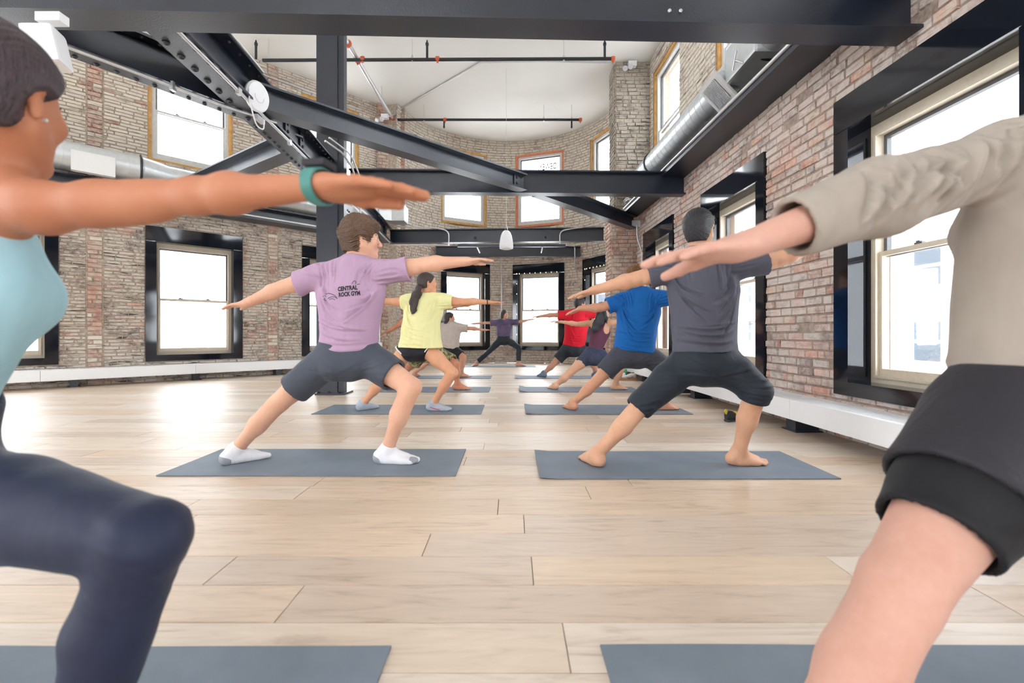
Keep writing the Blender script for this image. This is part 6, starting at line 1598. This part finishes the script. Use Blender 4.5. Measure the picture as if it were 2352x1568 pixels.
# ---- man in blue --------------------------------------------------------------------
def man_blue():
    Z = 4.95; p = lambda x, y, dz=0.0: P(x, y, Z+dz)
    J = dict(head=p(1466, 641), neck=p(1472, 672), lsh=p(1424, 691, 0.03), rsh=p(1520, 684, -0.05), lel=p(1380, 706, 0.03), rel=p(1574, 682, -0.05), lwr=p(1334, 708, 0.0), rwr=p(1628, 680, -0.08), ltip=p(1291, 724, 0.0), rtip=p(1668, 678, -0.1),
             lhip=p(1430, 811), rhip=p(1482, 811), lkn=p(1373, 872, 0.0), rkn=p(1562, 872, -0.12), lan=p(1315, 926, -0.02), ran=p(1520, 922, -0.02))
    R = person('curly-haired man in royal blue tee behind the charcoal-tee man', J['lhip'])
    B = Body(J, face=(0.8, 0.6, 0), toes=((-0.4, 0.85), (1, -0.03)), arm=1.2, leg=1.1, girth=1.04, hk=dict(l=dict(thumb_open=0.3, spread=0.3)))
    sk = SK('skin_medium', (214, 160, 130)); build_sdf('body', B.prims, 0.009, sk, R, cuts=[(V3(0, 0, B.gz), V3(0, 0, -1))], fine=B.fines(0.005, 0.0045, 0.006, 0.006))
    tee(B, 't_shirt', cloth_mat('royal_blue_cotton', (24, 98, 172)), 0.0085, ease=0.024, sleeve=0.66, sl_r=0.098, hem=-0.02, hem_tilt=-0.03, waist=0.03, seed=61, parent=R, hem_w=0.172, fold=0.016)
    m = cloth_mat('slate_shorts', (66, 69, 80), 0.75); shorts(B, 'shorts', m, 0.0085, frac=(0.72, 0.75), loose=0.024, seed=64, parent=R, ease=0.018)
    hair_short(B, hair_mat('auburn_curls', (92, 58, 34), (168, 116, 66), (40, 40, 40)), R, 0.006, vol=0.024, fringe=0.07, seed=65, tex=0.016, top=0.01); eyes(B, R)

# ---- foreground woman ---------------------------------------------------------------
def woman_front():
    J = dict(head=np.array([-0.982, 0.865, 1.278]), neck=np.array([-1.03, 0.895, 1.130]), lsh=np.array([-1.20, 0.92, 1.075]), rsh=P(105, 478, 0.85), lel=np.array([-1.46, 0.97, 1.08]), rel=P(452, 450, 0.81), lwr=np.array([-1.69, 1.0, 1.08]), rwr=P(748, 428, 0.75), ltip=np.array([-1.86, 1.02, 1.07]), rtip=P(1006, 441, 0.70),
             lhip=np.array([-1.34, 0.93, 0.53]), rhip=np.array([-1.18, 0.90, 0.53]), lkn=np.array([-1.66, 0.98, 0.35]), rkn=P(338, 1236, 0.785), lan=np.array([-1.96, 1.0, 0.09]), ran=np.array([-0.768, 0.80, 0.09]))
    R = person('foreground woman in light blue tank and navy leggings, cropped by the left edge', J['lhip'])
    B = Body(J, sc=0.95, fem=True, face=(-0.12, 1.0, 0), toes=((0.3, 0.9), (1, -0.05)), arm=1.02, leg=1.10, girth=1.05, bust=0.55, headsc=1.13, hand=0.195, hk=dict(r=dict(thumb_open=-0.35, spread=0.07, thumb_drop=0.1, curl=0.04)))
    sk = SK('skin_bronze', (182, 122, 92), 0.12)
    build_sdf('body', B.prims, 0.006, sk, R, cuts=[(V3(0, 0, B.gz), V3(0, 0, -1))], fine=[(f[0], f[1], 0.0028 if k < 2 else f[2]) for k, f in enumerate(B.fines(0.004, 0.003, 0.0032, 0.006))])
    m = cloth_mat('light_blue_rib', (158, 196, 206), 0.8, fold=0.12); M['pale_blue'] = m; tank(B, 'tank_top', m, 0.006, R, top=0.86, hem=0.12, ease=0.018, strap=0, strap_x=0.085, bust=0.55, hole=0.085, back_drop=0.045)
    m = cloth_mat('navy_leggings', (34, 40, 62), 0.55, fold=0.08); shorts(B, 'leggings', m, 0.0065, shin=(0.9, 0.95), loose=0.001, seed=84, parent=R, ease=0.011, top=0.20, fold=0.0015, thr=1.08, hip=1.07, cuff_r=0.045)
    hm = hair_mat('foreground_dark_hair', (36, 26, 32), (66, 48, 54)); hair_short(B, hm, R, 0.004, vol=0.018, fringe=0.040, seed=85, tex=0.0012, nape=-0.065, side_cut=0.016)
    S_, Fw, U = B.fr; c = B.hc; build_sdf('hair_bun', [Ell(c-Fw*0.12+U*0.05, np.eye(3), (0.05, 0.05, 0.045), 0.01)], 0.006, hm, R)
    eyes(B, R)
    e = c+(S_*0.083-Fw*0.006-U*0.034)*B.hs; MB().lathe(e, S_, [(-0.003, 0.002), (0.0, 0.0032), (0.004, 0.0028), (0.005, 0.001)], 10).build('earring', 'conduit', R, True)
    # watch
    w0 = J['rwr']-unit(J['rwr']-J['rel'])*0.012; ax = unit(J['rtip']-J['rel']); z = V3(0, 0, 1.); y = np.cross(z, ax); M['teal_strap'] = plain('teal_strap', (66, 128, 122), 0.5)
    pts = [w0+y*0.033*math.cos(t)+z*0.0275*math.sin(t) for t in np.linspace(0, 2*math.pi, 33)[:-1]]
    mb = MB(); n = len(pts)
    for i, p_ in enumerate(pts):
        o = unit(p_-w0); t = 2*math.pi*i/n; hw = 0.010+0.003*max(0, math.sin(t))
        for a_, r_ in ((-hw, 0), (hw, 0), (hw, 0.0028), (-hw, 0.0028)): mb.v.append(tuple(p_+ax*a_+o*r_))
    for i in range(n):
        k = (i+1) % n
        for q in range(4): mb.f.append((i*4+q, i*4+(q+1) % 4, k*4+(q+1) % 4, k*4+q))
    mb.build('watch_strap', 'teal_strap', R, False)
    MB().box(w0+z*0.036, (0.042, 0.036, 0.012), (ax, y, z)).build('watch_case', 'ink', R, bevel=0.003)
# ---- foreground man -----------------------------------------------------------------
def man_front():
    J = dict(head=np.array([1.28, 1.0, 1.46]), neck=np.array([1.24, 1.02, 1.29]), lsh=P(2285, 372, 0.98), rsh=np.array([1.40, 1.0, 1.24]), lel=P(2020, 452, 0.93), rel=np.array([1.70, 0.98, 1.24]), lwr=P(1705, 566, 0.88), rwr=np.array([1.95, 0.96, 1.24]), ltip=P(1478, 600, 0.84), rtip=np.array([2.13, 0.95, 1.24]),
             lhip=P(2302, 990, 0.97), rhip=np.array([1.26, 1.0, 0.63]), lkn=P(2072, 1345, 0.85), rkn=np.array([1.62, 0.93, 0.52]), lan=P(1830, 1720, 0.80), ran=np.array([1.68, 0.9, 0.09]))
    J['lan'][2] = 0.09
    R = person('foreground man in beige long-sleeved tee and black shorts, cropped by the right edge', J['lhip'])
    B = Body(J, face=(0.85, 0.5, 0), toes=((-0.2, 0.95), (1, 0)), arm=1.14, leg=1.20, girth=1.0, hand=0.212, hk=dict(l=dict(thumb_open=1.35, spread=0.12, curl=0.06, thumb_drop=0.35)))
    sk = SK('skin_pink', (204, 160, 144), 0.12)
    build_sdf('body', B.prims, 0.006, sk, R, cuts=[(V3(0, 0, B.gz), V3(0, 0, -1))], fine=[(f[0], f[1], 0.0028 if k < 2 else f[2]) for k, f in enumerate(B.fines(0.004, 0.003, 0.006, 0.006))])
    rr = random.Random(91); ex = []
    side, fwd, up = B.A; P2 = lambda v: np.array([(v-B.pel)@side, (v-B.pel)@up])
    a, b, c_ = P2(J['lsh']), P2(J['lel']), P2(J['lwr'])
    for k in range(22):
        t = k/21.0; base = a+(b-a)*t*1.25 if t < 0.8 else b+(c_-b)*(t-0.8)*1.2
        tilt = rr.uniform(-0.02, 0.035); L = rr.uniform(0.045, 0.075)
        ex.append((bez(base+np.array([tilt, L]), base+np.array([rr.uniform(-.01, .01), 0]), base+np.array([-tilt, -L])), rr.uniform(.005, .009), rr.uniform(.7, 1.5)))
    m = cloth_mat('beige_jersey', (160, 150, 140), fold=0.15); tee(B, 'long_sleeved_tee', m, 0.006, ease=0.018, sl_r=0.075, long_sleeve=0.64, hem=0.055, hem_tilt=0.0, waist=0.0, seed=92, parent=R, hem_w=0.170, fold=0.019, extra=ex, count=0.8, shell_t=0.010)
    m = cloth_mat('black_liner', (24, 24, 28), 0.6, fold=0.08); shorts(B, 'liner_tights', m, 0.0065, frac=(0.70, 0.70), loose=-0.002, seed=94, parent=R, ease=0.008, top=0.05, fold=0.001, thr=1.27)
    m = cloth_mat('black_running_short_front', (46, 44, 50), 0.6); shorts(B, 'running_shorts', m, 0.0065, frac=(0.46, 0.46), loose=0.022, seed=95, parent=R, ease=0.024, top=0.10, fold=0.007, thr=1.22)
    hair_short(B, M['hair_black'], R, 0.006, vol=0.012, fringe=0.06, seed=96); eyes(B, R)
ALL_PEOPLE = [man_lavender, man_charcoal, woman_yellow, person_camo, person_beige, instructor, man_red, woman_plum, man_blue, woman_front, man_front]
for f_ in ALL_PEOPLE: f_()
